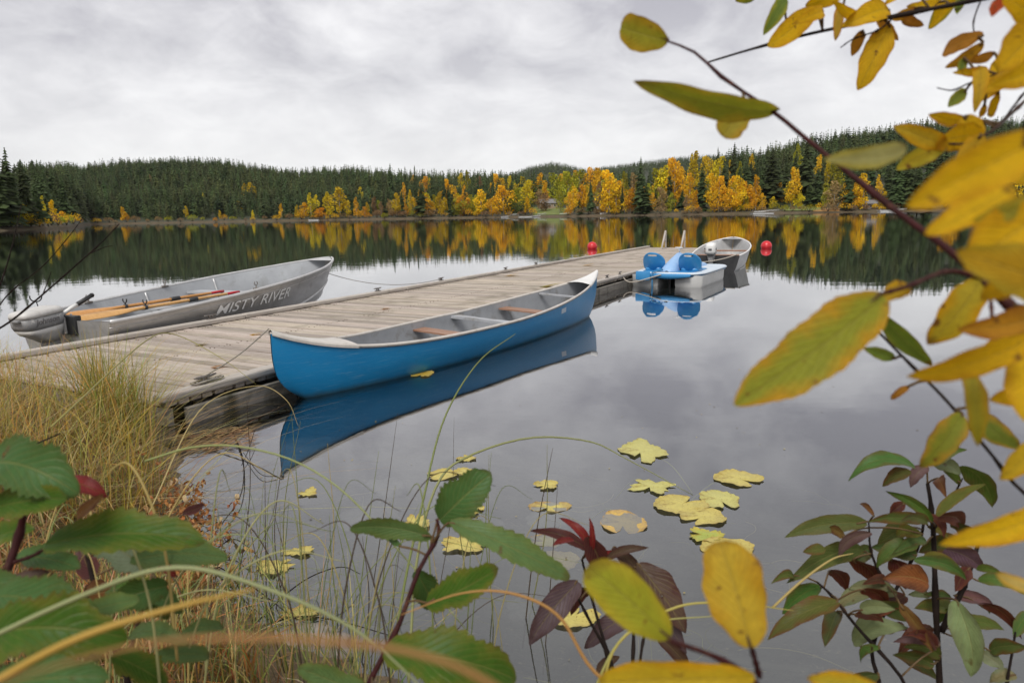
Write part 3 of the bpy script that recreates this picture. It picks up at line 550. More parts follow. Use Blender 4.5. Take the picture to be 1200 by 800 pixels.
# shrubs on the far waterline
def shrub(x, hpx, wpx, colour, var, label, cat='shrub', group='shrubs along the far waterline', dd=2.):
    d = float(Ds(x))+dd; X_, Y_, Z_ = [float(v) for v in bd_xyz(np.array(float(x)), np.array(d))]
    o = empty('shrub', (X_, Y_, max(Z_, 0)), (0, 0, random.random()*6), label, cat, group); o.scale = (wpx/F*d/1.15, wpx/F*d/1.15, hpx/F*d)
    for a, m_ in (('foliage', SHRM[colour][var]), ('stems', STEMM)):
        c_ = bpy.data.objects.new(a, m_); COL.objects.link(c_); c_.parent = o
shrub(545, 19, 24, 'olive', 0, 'big round olive willow bush at the far waterline', dd=6)
shrub(600, 18, 20, 'green', 0, 'left one of the paired round green willows by the lawn', dd=9)
shrub(616, 20, 22, 'green', 1, 'right one of the paired round green willows by the lawn', dd=9)
rs = random.Random(3); x = 94
while x < 1075:
    if not (628 < x < 662):
        c_ = rs.choice(['orange', 'tan', 'tan', 'gold', 'olive', 'orange', 'tan']); hp = rs.uniform(3.5, 8)*(1.0 if x < 330 else 1.25)
        ds_ = f'low {CN[c_]} shrub {zone(x)}'; od, n_ = ordinal(('s', ds_)); shrub(x, hp, hp*rs.uniform(1.1, 2.0), c_, rs.randrange(3), ds_ if n_ == 0 else f'{ds_}, {od.strip()} from left', dd=rs.uniform(1, 5))
    x += rs.uniform(7, 15)
for x in (-60, -30, -8, 8, 22, 36, 50, 60, 68, 78, 86):
    c_ = rs.choice(['olive', 'gold', 'tan', 'orange']); ds_ = f'low {CN[c_]} shrub {zone(x)}'; od, n_ = ordinal(('s', ds_)); shrub(x, rs.uniform(8, 15), rs.uniform(14, 22), c_, rs.randrange(3), ds_ if n_ == 0 else f'{ds_}, {od.strip()} from left', dd=rs.uniform(2, 6))
# ------------------------------------------------------------------ dock
R0 = np.array([-2.53, 4.83]); DV = np.array([.467, .884]); DV /= np.linalg.norm(DV); DLEN, DWID, DZ = 22.0, 2.97, .19
dock = empty('dock', (R0[0], R0[1], 0), (0, 0, math.atan2(DV[1], DV[0])), 'long weathered grey plank dock running out into the lake', 'dock')
def dl(p):   # world -> dock frame
    q = np.asarray(p[:2])-R0; return q@DV, q@np.array([-DV[1], DV[0]])
b = MB(); x = .0; r_ = random.Random(5)
while x < DLEN:
    w_ = .089+r_.uniform(-.003, .003); s_ = r_.uniform(.66, 1.14); b.col = (s_, s_*r_.uniform(.97, 1.01), s_*r_.uniform(.93, 1.02))
    j = r_.uniform(-.012, .012); M = Matrix.Rotation(r_.uniform(-.004, .004), 3, 'Z') @ Matrix.Rotation(r_.uniform(-.012, .012), 3, 'Y')
    b.box((x+w_/2, DWID/2+j, DZ-.019+r_.uniform(-.003, .003)), (w_, DWID-.02, .038), M, bev=.007); b.m = 1
    for ny in (.16, .20, DWID*.5, DWID*.5+.05, DWID-.20, DWID-.24):
        b.box((x+w_*r_.uniform(.3, .7), ny+r_.uniform(-.015, .015), DZ+.0015), (.011, .011, .004))
    b.m = 0; x += w_+r_.uniform(.010, .020)
b.build('decking', [MT['deck'], MT['nail']], dock)
for y0, h_, w_ in ((.035, .06, .13), (DWID-.045, .06, .11)):     # kerb rails in butted lengths
    b = MB(); x = -.05 if y0 < 1 else .2
    for L_ in (3.05, 3.6, 3.3, 3.66, 3.4, 3.2, 3.2):
        L_ = min(L_, DLEN-x); s_ = r_.uniform(.88, 1.12); b.col = (s_, s_, s_); b.box((x+L_/2, y0+r_.uniform(-.006, .006), DZ+h_/2+.004), (L_-.012, w_, h_), None, bev=.016); x += L_
    b.build('kerb_rail', MT['rail'], dock)
for y0 in (-.028, DWID+.028):
    b = MB(); x = .12
    for L_ in (1.1, 3.4, 3.66, 3.5, 3.66, 3.4, 3.6):
        L_ = min(L_, DLEN-x-.05)
        if L_ > .1: b.box((x+L_/2, y0, DZ-.13), (L_-.015, .05, .13), None, bev=.006)
        x += L_
    b.build('side_beam', MT['beam'], dock)
b = MB()
for x in (1.2, 4.4, 8, 11.5, 15, 18, 20.8): b.box((x, DWID/2, -.08), (1.7, DWID-.3, .36), None, bev=.05)
b.build('float', MT['wetwood'], dock)
b = MB(); b.box((.03, DWID/2, DZ-.12), (.05, DWID-.04, .13)); b.build('end_beam', MT['beam'], dock)
b = MB(); b.box((DLEN/2, .25, .05), (DLEN-.6, .08, .14)); b.box((DLEN/2, DWID-.25, .05), (DLEN-.6, .08, .14)); b.build('stringer', MT['wetwood'], dock)
CLEATS = {}
def cleat(px, py, key=None):
    p = W(px, py, DZ+.06); lx, ly = dl(p); ly = .04 if ly < DWID/2 else DWID-.045; h_ = DZ+.066
    b = MB(); b.box((lx, ly, h_+.006), (.11, .05, .012), None, bev=.003); b.tube([(lx-.025, ly, h_), (lx-.02, ly, h_+.045)], .011, 8); b.tube([(lx+.025, ly, h_), (lx+.02, ly, h_+.045)], .011, 8)
    b.tube(spline([(lx-.10, ly, h_+.050), (lx-.04, ly, h_+.046), (lx+.04, ly, h_+.046), (lx+.10, ly, h_+.052)], 9), [.006, .009, .011, .012, .012, .012, .011, .009, .006], 8)
    b.build('cleat', MT['steel'], dock, True)
    q = dock.matrix_basis @ Vector((lx, ly, h_+.03)); CLEATS[key] = np.array(q)
for px, py, k in ((264, 452, 'near'), (245, 374, 'a'), (434, 341, 'b'), (519, 329, 'c'), (584, 316, 'd'), (617, 310, 'e'), (735, 322, 'f'), (720, 326, 'g')): cleat(px, py, k)
# dock ladder at the far end
lad = empty('dock_ladder', (0, 0, 0), (0, 0, 0), 'pale wooden ladder handrails standing at the far dock end', 'ladder')
for px in (775, 797.5):
    p = W(px, 292, DZ); b = MB(); d_ = np.array([DV[0], DV[1], 0]); top = p+d_*.5+[0, 0, .62]
    b.tube([p+[0, 0, -.03], top], .036, 8); b.tube([top, p+d_*.62+[0, 0, -.6]], .034, 8); b.tube([p+d_*.28+[-.02, 0, .3], p+d_*.58+[0, 0, .3]], .02, 6); b.build('handrail', MT['rail'], lad, True)
b = MB(); pa = W(775, 292, DZ)+np.array([DV[0], DV[1], 0])*.62; pb = W(797.5, 292, DZ)+np.array([DV[0], DV[1], 0])*.62
for k in range(3): b.tube([pa-[0, 0, .18+.26*k], pb-[0, 0, .18+.26*k]], .022, 6)
b.build('rung', MT['rail'], lad, True)
# ------------------------------------------------------------------ open boat hulls
class Hull:
    """x forward from the stern, y to port, z up from the water"""
    def __init__(s, L_, w, sheer, keel, prof, rake, stern_rake=0): s.L, s.w, s.sheer, s.keel, s.prof, s.rake, s.sr = L_, w, sheer, keel, prof, rake, stern_rake
    def pt(s, t, q, side, inset=0., up=0.):   # q 0 keel .. 1 sheer
        fy, fz = s.prof(q, t); w = max(s.w(t)-inset, 0); zk, zs = s.keel(t)+up, s.sheer(t)
        z = zk+(zs-zk)*fz; return Vector((t*s.L-s.rake(t, fz), side*w*fy, z))
    def rows(s, n=44, m_=12, inset=0., up=0., t0=0, t1=1, qtop=1.):
        out = []
        for i in range(n+1):
            t = t0+(t1-t0)*i/n; out.append([s.pt(t, qtop*(1-j/m_), -1, inset, up) for j in range(m_)]+[s.pt(t, qtop*j/m_, 1, inset, up) for j in range(m_+1)])
        return out
    def shell(s, name, mat, parent, inset=0., up=0., n=44, m_=12, t0=0, t1=1, qtop=1., close0=False, close1=False, flip=False):
        b = MB(); rw = s.rows(n, m_, inset, up, t0, t1, qtop); k = b.grid(rw, flip=flip); w_ = len(rw[0])
        if close0: b.face(*[k+j for j in range(w_)])
        if close1: b.face(*[k+n*w_+j for j in range(w_)][::-1])
        return b.build(name, mat, parent, True)
    def sheerline(s, side, n=60, t0=0, t1=1, off=0., dz=0.): return [s.pt(t0+(t1-t0)*i/n, 1, side)+Vector((0, side*off, dz)) for i in range(n+1)]
# --- blue canoe
CL = 5.825
def cw(t): s_ = abs(2*t-1); return .43*(max(1-s_**2.3, 0))**.95+.006
def csheer(t): s_ = abs(2*t-1); return .33+((.267*s_**4.9) if t < .5 else (.20*s_**1.53+.078*s_**8))
def ckeel(t): s_ = abs(2*t-1); return -.085+.06*s_**8
def cprof(q, t):
    a = q*math.pi/2; return min(1.0, math.sin(a)**.62*(1.03-.03*q)), (1-math.cos(a))**1.12
def crake(t, fz): s_ = abs(2*t-1); k = .34*(1-fz)**4*s_**12; return k if t > .5 else -k
CH = Hull(CL, cw, csheer, ckeel, cprof, crake)
canoe = empty('canoe', (-1.946, 5.39, 0), (R(2.0), 0, math.pi/2-.585), 'blue canoe with pale gunwales and grey inside floating by the dock', 'canoe')
CH.shell('hull', MT['canoe'], canoe, n=64, m_=14)
CH.shell('inner_hull', MT['canoein'], canoe, inset=.016, up=.022, n=64, m_=14, t0=.01, t1=.99, flip=True)
for side in (-1, 1):
    b = MB(); b.tube(CH.sheerline(side, 70, 0.002, .998, .002, .004), .015, 6, flat=1.25); b.build('gunwale', MT['cream'], canoe, True)
def deckplate(t0, t1, mat, peak):
    b = MB(); rows = []
    for i in range(13):
        t = t0+(t1-t0)*i/12; a, c_ = CH.pt(t, 1, -1), CH.pt(t, 1, 1); e_ = .016*(1 if abs(c_.y-a.y) > .01 else .7)
        a = a+Vector((0, -e_, .018)); c_ = c_+Vector((0, e_, .018)); f = i/12 if t1 > t0 else i/12
        rows.append([a-Vector((0, 0, .03)), a]+[a.lerp(c_, k/6)+Vector((0, 0, .028*math.sin(math.pi*k/6)*(1-f*.5)+peak*f**3)) for k in range(1, 6)]+[c_, c_-Vector((0, 0, .03))])
    b.grid(rows); b.build('deck_plate', mat, canoe, True, True)
deckplate(.125, .0, MT['cream'], .0); deckplate(.90, 1., MT['white'], .02)
def crossbar(hull, t, dz, wx, th, name, mat, parent, arch=0., dip=0.):
    b = MB(); zt_ = hull.sheer(t)+dz; qs_ = min(np.linspace(.2, 1, 81), key=lambda q_: abs(hull.pt(t, q_, 1).z-zt_)); yw_ = max(hull.pt(t-wx/2/hull.L, qs_, 1).y-.018, .03) if t < .5 else max(hull.pt(t+wx/2/hull.L, qs_, 1).y-.018, .03); xs_ = t*hull.L; a, c_ = Vector((xs_, -yw_, zt_-dz)), Vector((xs_, yw_, zt_-dz)); rows = []
    for k in range(9):
        f = k/8; p = a.lerp(c_, f)+Vector((0, 0, dz+arch*math.sin(math.pi*f))); wxx = wx*(1-dip*math.sin(math.pi*f))
        rows.append([p+Vector((-wxx/2, 0, 0)), p+Vector((wxx/2, 0, 0)), p+Vector((wxx/2, 0, th)), p+Vector((-wxx/2, 0, th))])
    k = b.grid(rows, closed=True); b.face(k, k+1, k+2, k+3); b.face(k+35, k+34, k+33, k+32); return b.build(name, mat, parent, False, True)
crossbar(CH, .385, -.085, .19, .018, 'seat', MT['seat'], canoe); crossbar(CH, .665, -.085, .19, .018, 'seat', MT['seat'], canoe)
crossbar(CH, .50, -.04, .15, .03, 'yoke', MT['canoein'], canoe, .0, .45); crossbar(CH, .80, -.03, .05, .02, 'thwart', MT['canoein'], canoe)
for t in (.56,):                                   # small maker's sticker on the side, left blank
    b = MB(); p = CH.pt(.70, .93, -1); q2 = CH.pt(.725, .93, -1); p2 = CH.pt(.70, .85, -1); q3 = CH.pt(.725, .85, -1)
    o_ = Vector((0, -.003, 0)); b.face(*[b.vert(v+o_) for v in (p2, q3, q2, p)]); b.build('sticker', MT['pale'], canoe)
# --- grey aluminium motorboat
BL = 5.228
def bw(t): return ((.865)*(.86+.14*math.sin(min(t/.4, 1)*math.pi/2)) if t < .4 else (.865)*max(1-((t-.4)/.6)**2.3, 0)**.8)+.004
def bsheer(t): return .395+.355*t**1.265+.05*max(t-.82, 0)/.18*.4
def bkeel(t): return -.14+.10*t**6
def bprof(q, t):
    pts = [(0, 0), (.30, .035), (.62, .085), (.80, .20), (.87, .42), (.93, .66), (.975, .86), (1, 1)]; k = q*7; i = min(int(k), 6); f = k-i
    y_ = pts[i][0]*(1-f)+pts[i+1][0]*f; z_ = pts[i][1]*(1-f)+pts[i+1][1]*f; s_ = max(t-.55, 0)/.45
    z_ = z_*(1-.0*s_)+s_*.22*math.sin(math.pi*q)*(1-q)*2*.6; return y_*(1-.25*s_*math.sin(math.pi*q)), min(z_, 1)
def brake(t, fz): return .62*(1-fz)**1.6*t**5
BH = Hull(BL, bw, bsheer, bkeel, bprof, brake)
boat = empty('motorboat', (-5.173, 7.79, 0), (0, 0, math.pi/2-.363), 'grey aluminium open motorboat with white lettering moored left of dock', 'boat')
BH.shell('hull', MT['alu'], boat, n=56, m_=14)
BH.shell('inner_hull', MT['aluin'], boat, inset=.022, up=.07, n=56, m_=14, t0=.012, t1=.985, flip=True)
for side in (-1, 1):
    b = MB(); b.tube(BH.sheerline(side, 60, 0, .999, .004, .006), .019, 8, flat=1.2); b.build('gunwale', MT['alulight'], boat, True)
    b = MB(); b.tube([BH.pt(.30+.69*i/50, (3.0+1.1*min(i/50, 1))/7, side)+Vector((0, side*.008, 0)) for i in range(51)], [.012+.012*math.sin(math.pi*i/50) for i in range(51)], 6); b.build('spray_rail', MT['alulight'], boat, True)
    b = MB(); b.tube([BH.pt(.0+.985*i/50, 6.1/7, side)+Vector((0, side*.002, 0)) for i in range(51)], .006, 6); b.build('side_crease', MT['alu'], boat, True)
    b = MB(); b.tube([BH.pt(.55+.43*i/40, 2.6/7, side)+Vector((0, side*.006, -.004)) for i in range(41)], [.012]*41, 6); b.build('bottom_strake', MT['alulight'], boat, True)
b = MB(); rw = [BH.pt(0, 1-j/14, -1) for j in range(14)]+[BH.pt(0, j/14, 1) for j in range(15)]
k = len(b.v); [b.vert(p+Vector((.004, 0, 0))) for p in rw]; [b.vert(p+Vector((.045, 0, 0))) for p in rw]; n_ = len(rw); b.face(*[k+i for i in range(n_)]); b.face(*[k+n_+i for i in range(n_)][::-1])
for i in range(n_-1): b.face(k+i, k+n_+i, k+n_+i+1, k+i+1)
b.build('transom', MT['alu'], boat, False, True)
b = MB(); b.box((.02, 0, .34), (.09, .46, .22), None, bev=.012); b.build('motor_pad', MT['black'], boat)
for t, dz in ((.26, -.13), (.52, -.16)):
    o_ = crossbar(BH, t, dz, .27, .03, 'bench', MT['aluin'], boat)
for t in (.045,):
    for side in (-1, 1):
        p = BH.pt(t, 1, side); b = MB(); b.face(*[b.vert(v) for v in (p+Vector((-.18, -side*.02, -.004)), p+Vector((.16, -side*.02, -.004)), p+Vector((-.17, -side*.24, -.006)))]); b.build('corner_plate', MT['alulight'], boat)
b = MB()                                              # bow plate
k = [b.vert(BH.pt(.935, 1, 1)+Vector((0, 0, .012))), b.vert(BH.pt(.999, 1, 1)+Vector((0, 0, .012))), b.vert(BH.pt(.935, 1, -1)+Vector((0, 0, .012)))]; b.face(*k); b.build('bow_plate', MT['alulight'], boat)
for t, side in ((.43, 1), (.43, -1), (.185, 1)):
    p = BH.pt(t, 1, side); b = MB(); b.box(p+Vector((0, -side*.02, .018)), (.10, .045, .03), None, bev=.006); b.tube([p+Vector((0, -side*.02, .0)), p+Vector((0, -side*.02, .06))], .012, 8)
    b.tube([p+Vector((0, -side*.02, .06))+Vector((.03*math.cos(a), 0, .035+.03*math.sin(a))) for a in np.linspace(-4.2, 1.05, 10)], .006, 6); b.build('oarlock', MT['steel'], boat, True)
for t in (.36, .60):                                  # ribs up the far inside wall
    b = MB(); b.tube([BH.pt(t, q, 1, .03, .07)+Vector((0, 0, .0)) for q in (.62, .75, .88, .985)], .014, 6); b.build('rib', MT['alulight'], boat, True)
    b = MB(); b.tube([BH.pt(t, q, -1, .03, .07) for q in (.62, .75, .88, .985)], .014, 6); b.build('rib', MT['alulight'], boat, True)
def text_on_hull(txt, hull, parent, t0, width, q0, q1, side, mat, name, shear=.28, off=.010, bold=.006):
    cu_ = bpy.data.curves.new('t', 'FONT'); cu_.body = txt; cu_.size = 1; cu_.shear = shear; cu_.offset = bold; to = bpy.data.objects.new('t', cu_); COL.objects.link(to)
    dg = bpy.context.evaluated_depsgraph_get(); me = bpy.data.meshes.new_from_object(to.evaluated_get(dg)); bpy.data.objects.remove(to)
    bm = bmesh.new(); bm.from_mesh(me); bmesh.ops.triangulate(bm, faces=bm.faces); [(bmesh.ops.subdivide_edges(bm, edges=[e_ for e_ in bm.edges if e_.calc_length() > .16], cuts=1), bmesh.ops.triangulate(bm, faces=bm.faces)) for _ in range(3)]; xs = [v.co.x for v in bm.verts]; ys = [v.co.y for v in bm.verts]; x0, x1, y0, y1 = min(xs), max(xs), 0, max(ys)
    for v in bm.verts:
        s_ = (v.co.x-x0)/(x1-x0); hq = q0+(q1-q0)*(v.co.y-y0)/(y1-y0); v.co = hull.pt(t0+s_*width/hull.L, hq, side)+Vector((0, side*off, 0))
    bm.to_mesh(me); bm.free(); me.materials.clear(); me.materials.append(mat); o = bpy.data.objects.new(name, me); COL.objects.link(o); o.parent = parent; return o
text_on_hull('MISTY RIVER', BH, boat, .285, 1.55, 5.0/7, 6.05/7, -1, MT['letter'], 'lettering')
# outboard motor
BM = boat.matrix_basis
mo = empty('outboard_motor', BM @ Vector((-.02, 0.02, .40)), (0, R(-4), math.pi/2-.363+R(8)), 'faded white outboard motor clamped on the grey motorboat stern', 'outboard motor')
def rbox_rows(sec, n=28, pw=4.2):
    """rows of superellipse sections: (z, cx, cy, rx, ry)"""
    rows = []
    for z, cx_, cy_, rx, ry in sec:
        row = []
        for j in range(n):
            a = 2*math.pi*j/n; ca, sa = math.cos(a), math.sin(a); row.append((cx_+rx*math.copysign(abs(ca)**(2/pw), ca), cy_+ry*math.copysign(abs(sa)**(2/pw), sa), z))
        rows.append(row)
    return rows
def capped(b, rows):
    n = len(rows[0]); k = b.grid(rows, closed=True); b.face(*[k+j for j in range(n)][::-1]); b.face(*[k+(len(rows)-1)*n+j for j in range(n)])
b = MB(); capped(b, rbox_rows([(.115, -.27, 0, .265, .155), (.15, -.272, 0, .262, .152), (.175, -.28, 0, .245, .138), (.187, -.285, 0, .21, .11), (.192, -.29, 0, .15, .07)])); b.build('cowl_top', MT['cowl'], mo, True, True)
b = MB(); capped(b, rbox_rows([(-.02, -.27, 0, .235, .14), (.02, -.27, 0, .255, .15), (.112, -.27, 0, .26, .152)])); b.build('cowl_band', MT['cowlgrey'], mo, True, True)
b = MB(); capped(b, rbox_rows([(-.20, -.17, 0, .10, .08), (-.15, -.20, 0, .14, .10), (-.08, -.25, 0, .21, .135), (-.022, -.27, 0, .238, .143)])); b.build('lower_cover', MT['cowl'], mo, True, True)
b = MB(); capped(b, rbox_rows([(-.85, -.20, 0, .06, .035), (-.6, -.19, 0, .075, .04), (-.3, -.17, 0, .085, .055), (-.19, -.17, 0, .095, .075)])); b.build('leg', MT['cowlgrey'], mo, True, True)
b = MB(); b.box((-.015, 0, -.06), (.07, .22, .20), None, bev=.02); b.box((.07, 0, .0), (.13, .20, .03), None, bev=.01); b.tube([(.10, .07, -.05), (.10, .07, .05)], .012, 6); b.tube([(.10, -.07, -.05), (.10, -.07, .05)], .012, 6); b.build('clamp_bracket', MT['alulight'], mo, False)
b = MB(); b.tube([(0, -.03, .05), (.12, -.06, .11), (.20, -.08, .14)], .022, 10); b.build('tiller_arm', MT['white'], mo, True)
b = MB(); b.tube([(.20, -.08, .14), (.38, -.13, .215)], [.026, .024], 10); b.tube([(.38, -.13, .215), (.40, -.135, .222)], [.03, .02], 10); b.build('tiller_grip', MT['black'], mo, True)
b = MB(); b.box((-.54, .0, .10), (.05, .12, .03), None, bev=.01); b.build('carry_handle', MT['cowlgrey'], mo)
cu_ = bpy.data.curves.new('t', 'FONT'); cu_.body = 'Johnson'; cu_.size = .09; cu_.shear = .2; cu_.extrude = .0005; to = bpy.data.objects.new('t', cu_); COL.objects.link(to)
me = bpy.data.meshes.new_from_object(to.evaluated_get(bpy.context.evaluated_depsgraph_get())); bpy.data.objects.remove(to); me.materials.clear(); me.materials.append(MT['letterd'])
tx = bpy.data.objects.new('lettering', me); COL.objects.link(tx); tx.parent = mo; tx.location = (-.43, -.1545, .035); tx.rotation_euler = (R(90), 0, 0)
# rod holder hook on the stern
rh = empty('rod_holder', (0, 0, 0), (0, 0, 0), 'thin wire rod holder with an open hook on the motorboat stern', 'rod holder')
b = MB(); p0 = np.array(BM @ Vector((.06, .42, .40))); pt_ = np.array(BM @ Vector((-.02, .36, .60)))
b.tube([p0, pt_], .006, 6); hk = [pt_+np.array([.0, 0, .0])+np.array([.055*math.cos(a), .02*math.cos(a), .055+.055*math.sin(a)]) for a in np.linspace(math.pi*.9, math.pi*2.1, 12)]; b.tube(hk, .0075, 6); b.build('wire', MT['black'], rh, True)
# oars
def oar(a, c_, mat, label):
    a = np.array(a, float); c_ = np.array(c_, float); Lr = np.linalg.norm(c_-a); d_ = (c_-a)/Lr
    o = empty('oar', (0, 0, 0), (0, 0, 0), label, 'oar', 'oars lying in the motorboat'); up = np.array([0, 0, 1.]); s_ = np.cross(up, d_); s_ /= np.linalg.norm(s_); n_ = np.cross(d_, s_)
    b = MB(); rows = []
    for f, w_, h_ in [(0, .045, .008), (.03, .060, .009), (.12, .068, .010), (.2, .062, .012), (.26, .045, .017), (.30, .030, .022), (.34, .023, .023), (.6, .023, .023), (.9, .02, .02), (.915, .017, .017)]:
        sb, nb = s_*.86+n_*.5, n_*.86-s_*.5; rows.append([a+d_*f*Lr+sb*w_*math.cos(q)+nb*h_*math.sin(q) for q in np.linspace(0, 2*math.pi, 13)[:-1]])
    capped(b, rows); b.build('shaft_and_blade', mat, o, True, True)
    b = MB(); b.tube([a+d_*.905*Lr, a+d_*.97*Lr, c_], [.019, .021, .018], 10); b.build('grip', MT['redgrip'], o, True)
    b = MB(); b.tube([a+d_*.635*Lr, a+d_*.69*Lr], .031, 12); b.build('collar', MT['black'], o, True)
    b = MB(); b.tube([a+d_*.36*Lr, a+d_*.375*Lr], .030, 12); k0 = a+d_*.368*Lr; b.tube([k0+n_*.02, k0+n_*.05], .009, 6); b.tube([k0+n_*.05+s_*.035*math.cos(q)+n_*(.035+.035*math.sin(q)) for q in np.linspace(math.pi*.85, math.pi*2.15, 10)], .008, 6); b.build('oarlock_ring', MT['black'], o, True)
lp = lambda x, y, z: np.array(BM @ Vector((x, y, z)))
oar(lp(.02, .20, .405), lp(2.62, .10, .44), MT['oar'], 'darker orange oar on the far side inside the grey motorboat')
oar(lp(.08, -.10, .395), lp(2.66, -.16, .43), MT['oar2'], 'paler yellow wood oar on the near side inside the grey motorboat')
# ------------------------------------------------------------------ mooring ropes
def rope(pts, r_, mat, label, sag=0, n=24):
    p = spline(pts, n); 
    if sag: p[:, 2] -= sag*4*np.linspace(0, 1, n)*(1-np.linspace(0, 1, n))
    b = MB(); b.tube(p, r_, 6); o = b.build('mooring_rope', mat, None, True); tag(o, label, 'rope', 'mooring ropes'); return o
CM = canoe.matrix_basis; tip = np.array(CM @ Vector((.015, 0, csheer(0)+.02))); cl = CLEATS['near']
p = [tip+np.array([-.02, 0, .02]), cl+(tip-cl)*.5, cl+[0, 0, .02]]
lx = np.array([DV[0], DV[1], 0]); coil = [cl+lx*(.05*math.cos(a)*(1+.1*i))+np.array([-lx[1], lx[0], 0])*(.045*math.sin(a))+[0, 0, .006*(i % 3)-.02] for i, a in enumerate(np.linspace(0, 14, 26))]
b = MB(); b.tube(spline(p, 14), .0055, 6); b.tube(coil, .009, 6); o = b.build('mooring_rope', MT['rope'], None, True); tag(o, 'dark thin rope from the blue canoe tip to the near dock cleat', 'rope', 'mooring ropes')
bp = np.array(BM @ Vector((BL*.975, 0, .5))); rope([bp, CLEATS['c']], .006, MT['rope'], 'thin grey rope from the motorboat bow to the dock edge', .16)
# ------------------------------------------------------------------ pedal boat
pb0 = W(741, 334.5, 0); pb1 = W(822, 337.5, 0); sv = (pb1-pb0); PW = np.linalg.norm(sv); sv /= PW; ang = math.atan2(sv[0]*1, -sv[1]) ; ctr = (pb0+pb1)/2
ped = empty('pedal_boat', (ctr[0], ctr[1], 0), (0, 0, math.atan2(sv[0], -sv[1])), 'two seat blue and white pedal boat tied at the dock', 'pedal boat')
hw = PW/2; PLN = 2.45
# local: x forward, y to port (left); hulls at y = +-(hw-.26)
for sgn in (1, -1):
    b = MB(); rows = []; yc = sgn*(hw-.27)
    for i in range(17):
        f = i/16; w_ = .27*(1-.55*max(f-.75, 0)**1.5/.125) ; zb = -.14+.26*max(f-.7, 0)**2/.09*.8; zt = .24
        rr_ = [(-1, zt), (-.97, .05), (-.86, zb+.05), (-.6, zb), (.6, zb), (.86, zb+.05), (.97, .05), (1, zt)]; rows.append([(f*PLN, yc+y_*w_, z_) for y_, z_ in rr_])
    k = b.grid(rows); b.face(*[k+j for j in range(8)]); b.face(*[k+16*8+j for j in range(8)][::-1]); b.build('pontoon', MT['pwhite'], ped, True, True)
def loftplan(z0, z1, e0, e1, name, mat, x0=-.06, x1=PLN+.05, hw_=hw):
    b = MB(); rows = []
    for z_, e_ in ((z0, e0), ((z0+z1)/2, max(e0, e1)), (z1, e1), (z1+.002, e1-.06)):
        row = []
        for j in range(40):
            a = 2*math.pi*j/40; ca, sa = math.cos(a), math.sin(a); row.append(((x0+x1)/2+((x1-x0)/2+e_)*math.copysign(abs(ca)**.35, ca), (hw_+e_)*math.copysign(abs(sa)**.35, sa), z_))
        rows.append(row)
    capped(b, rows); return b.build(name, mat, ped, True, True)
loftplan(.212, .250, -.01, .0, 'blue_rim', MT['pblue']); loftplan(.254, .292, .02, -.01, 'deck', MT['pale'])
loftplan(.296, .301, -.01, .0, 'seat_well', MT['pblue'], .02, 1.25, hw-.15)
b = MB(); rows = []
for i in range(13):                                   # blue stern apron that hangs in a curve between the pontoons
    f = i/12; y_ = -hw*.72+f*1.3*hw; dr = .06+.045*math.sin(math.pi*f); rows.append([(-.075, y_, .275), (-.10, y_, .25), (-.105, y_, .275-dr), (-.06, y_, .27-dr)])
b.grid(rows); b.build('stern_apron', MT['pblue'], ped, True, True)
b = MB(); rows = []
for i in range(7):
    f = i/6; y_ = hw*.42+f*hw*.42; rows.append([(-.10, y_, .31), (-.125, y_, .25), (-.12, y_*1.0, .12+.05*abs(f-.5))])
b.grid(rows); b.build('hanging_flap', MT['pblue'], ped, True, True)
def seatback(yc, name='seat_back'):
    b = MB(); n_ = 40; W_, H_ = .235, .40; outer = []; inner = []
    for j in range(n_):
        a = 2*math.pi*j/n_; ca, sa = math.cos(a), math.sin(a); oy = W_*math.copysign(abs(ca)**.97, ca); oz = .2+.2*math.copysign(abs(sa)**1., sa) if sa > 0 else .2+.2*math.copysign(abs(sa)**.5, sa)
        outer.append((oy, oz)); inner.append((.10*math.copysign(abs(ca)**.5, ca), .335+.016*math.copysign(abs(sa)**.6, sa)))
    rows = []
    def tr(y_, z_, dpt): bend = .10*(y_/W_)**2; return (.30-z_*.30+dpt+bend, yc+y_, .275+z_)
    ring = lambda pts, dpt: [tr(y_, z_, dpt) for y_, z_ in pts]
    mid = [((o_[0]*.94), (.2+(o_[1]-.2)*.95)) for o_ in outer]
    b.grid([ring(inner, 0), ring(mid, -.012), ring(outer, .012), ring(outer, .03), ring(mid, .045), ring(inner, .035), ring(inner, 0)], closed=True); b.build(name, MT['pblue'], ped, True, True)
    b = MB(); capped(b, rbox_rows([(.285, .52, yc, .24, .20), (.36, .50, yc, .22, .185), (.37, .50, yc, .18, .15)])); b.build('seat', MT['pblue'], ped, True, True)
seatback(hw-.34); seatback(-(hw-.34))
b = MB(); rows = []
for x_, w_, h_ in [(.02, .05, .04), (.08, .15, .12), (.3, .17, .20), (.6, .17, .29), (.85, .15, .36), (1.0, .13, .345), (1.2, .20, .22), (1.6, .28, .14), (2.1, .30, .1), (2.35, .22, .02)]:
    rows.append([(x_, w_*math.cos(a), .28+h_*math.sin(a)**.85) for a in np.linspace(0, math.pi, 13)])
k = b.grid(rows); b.build('console', MT['pconsole'], ped, True, True)
b = MB(); b.tube([(.95, .0, .60), (.85, 0, .74)], .012, 8); b.tube([(.85, -.08, .74), (.85, .08, .74)], .014, 8); b.build('steering_handle', MT['white'], ped, True)
b = MB(); b.box((.5, 0, .05), (.5, .05, .26), None, bev=.02); b.build('rudder', MT['black'], ped)
PM = ped.matrix_basis
b = MB(); a0 = np.array(PM @ Vector((-.115, hw*.36, .30))); b.tube([np.array(PM @ Vector((.0, hw*.1, .345))), a0, a0+[0.0, -.01, -.2], a0+[0.01, -.02, -.5]], .018, 8); o = b.build('hanging_rope', MT['bluerope'], None, True); tag(o, 'thick blue rope hanging from the pedal boat stern into the water', 'rope')
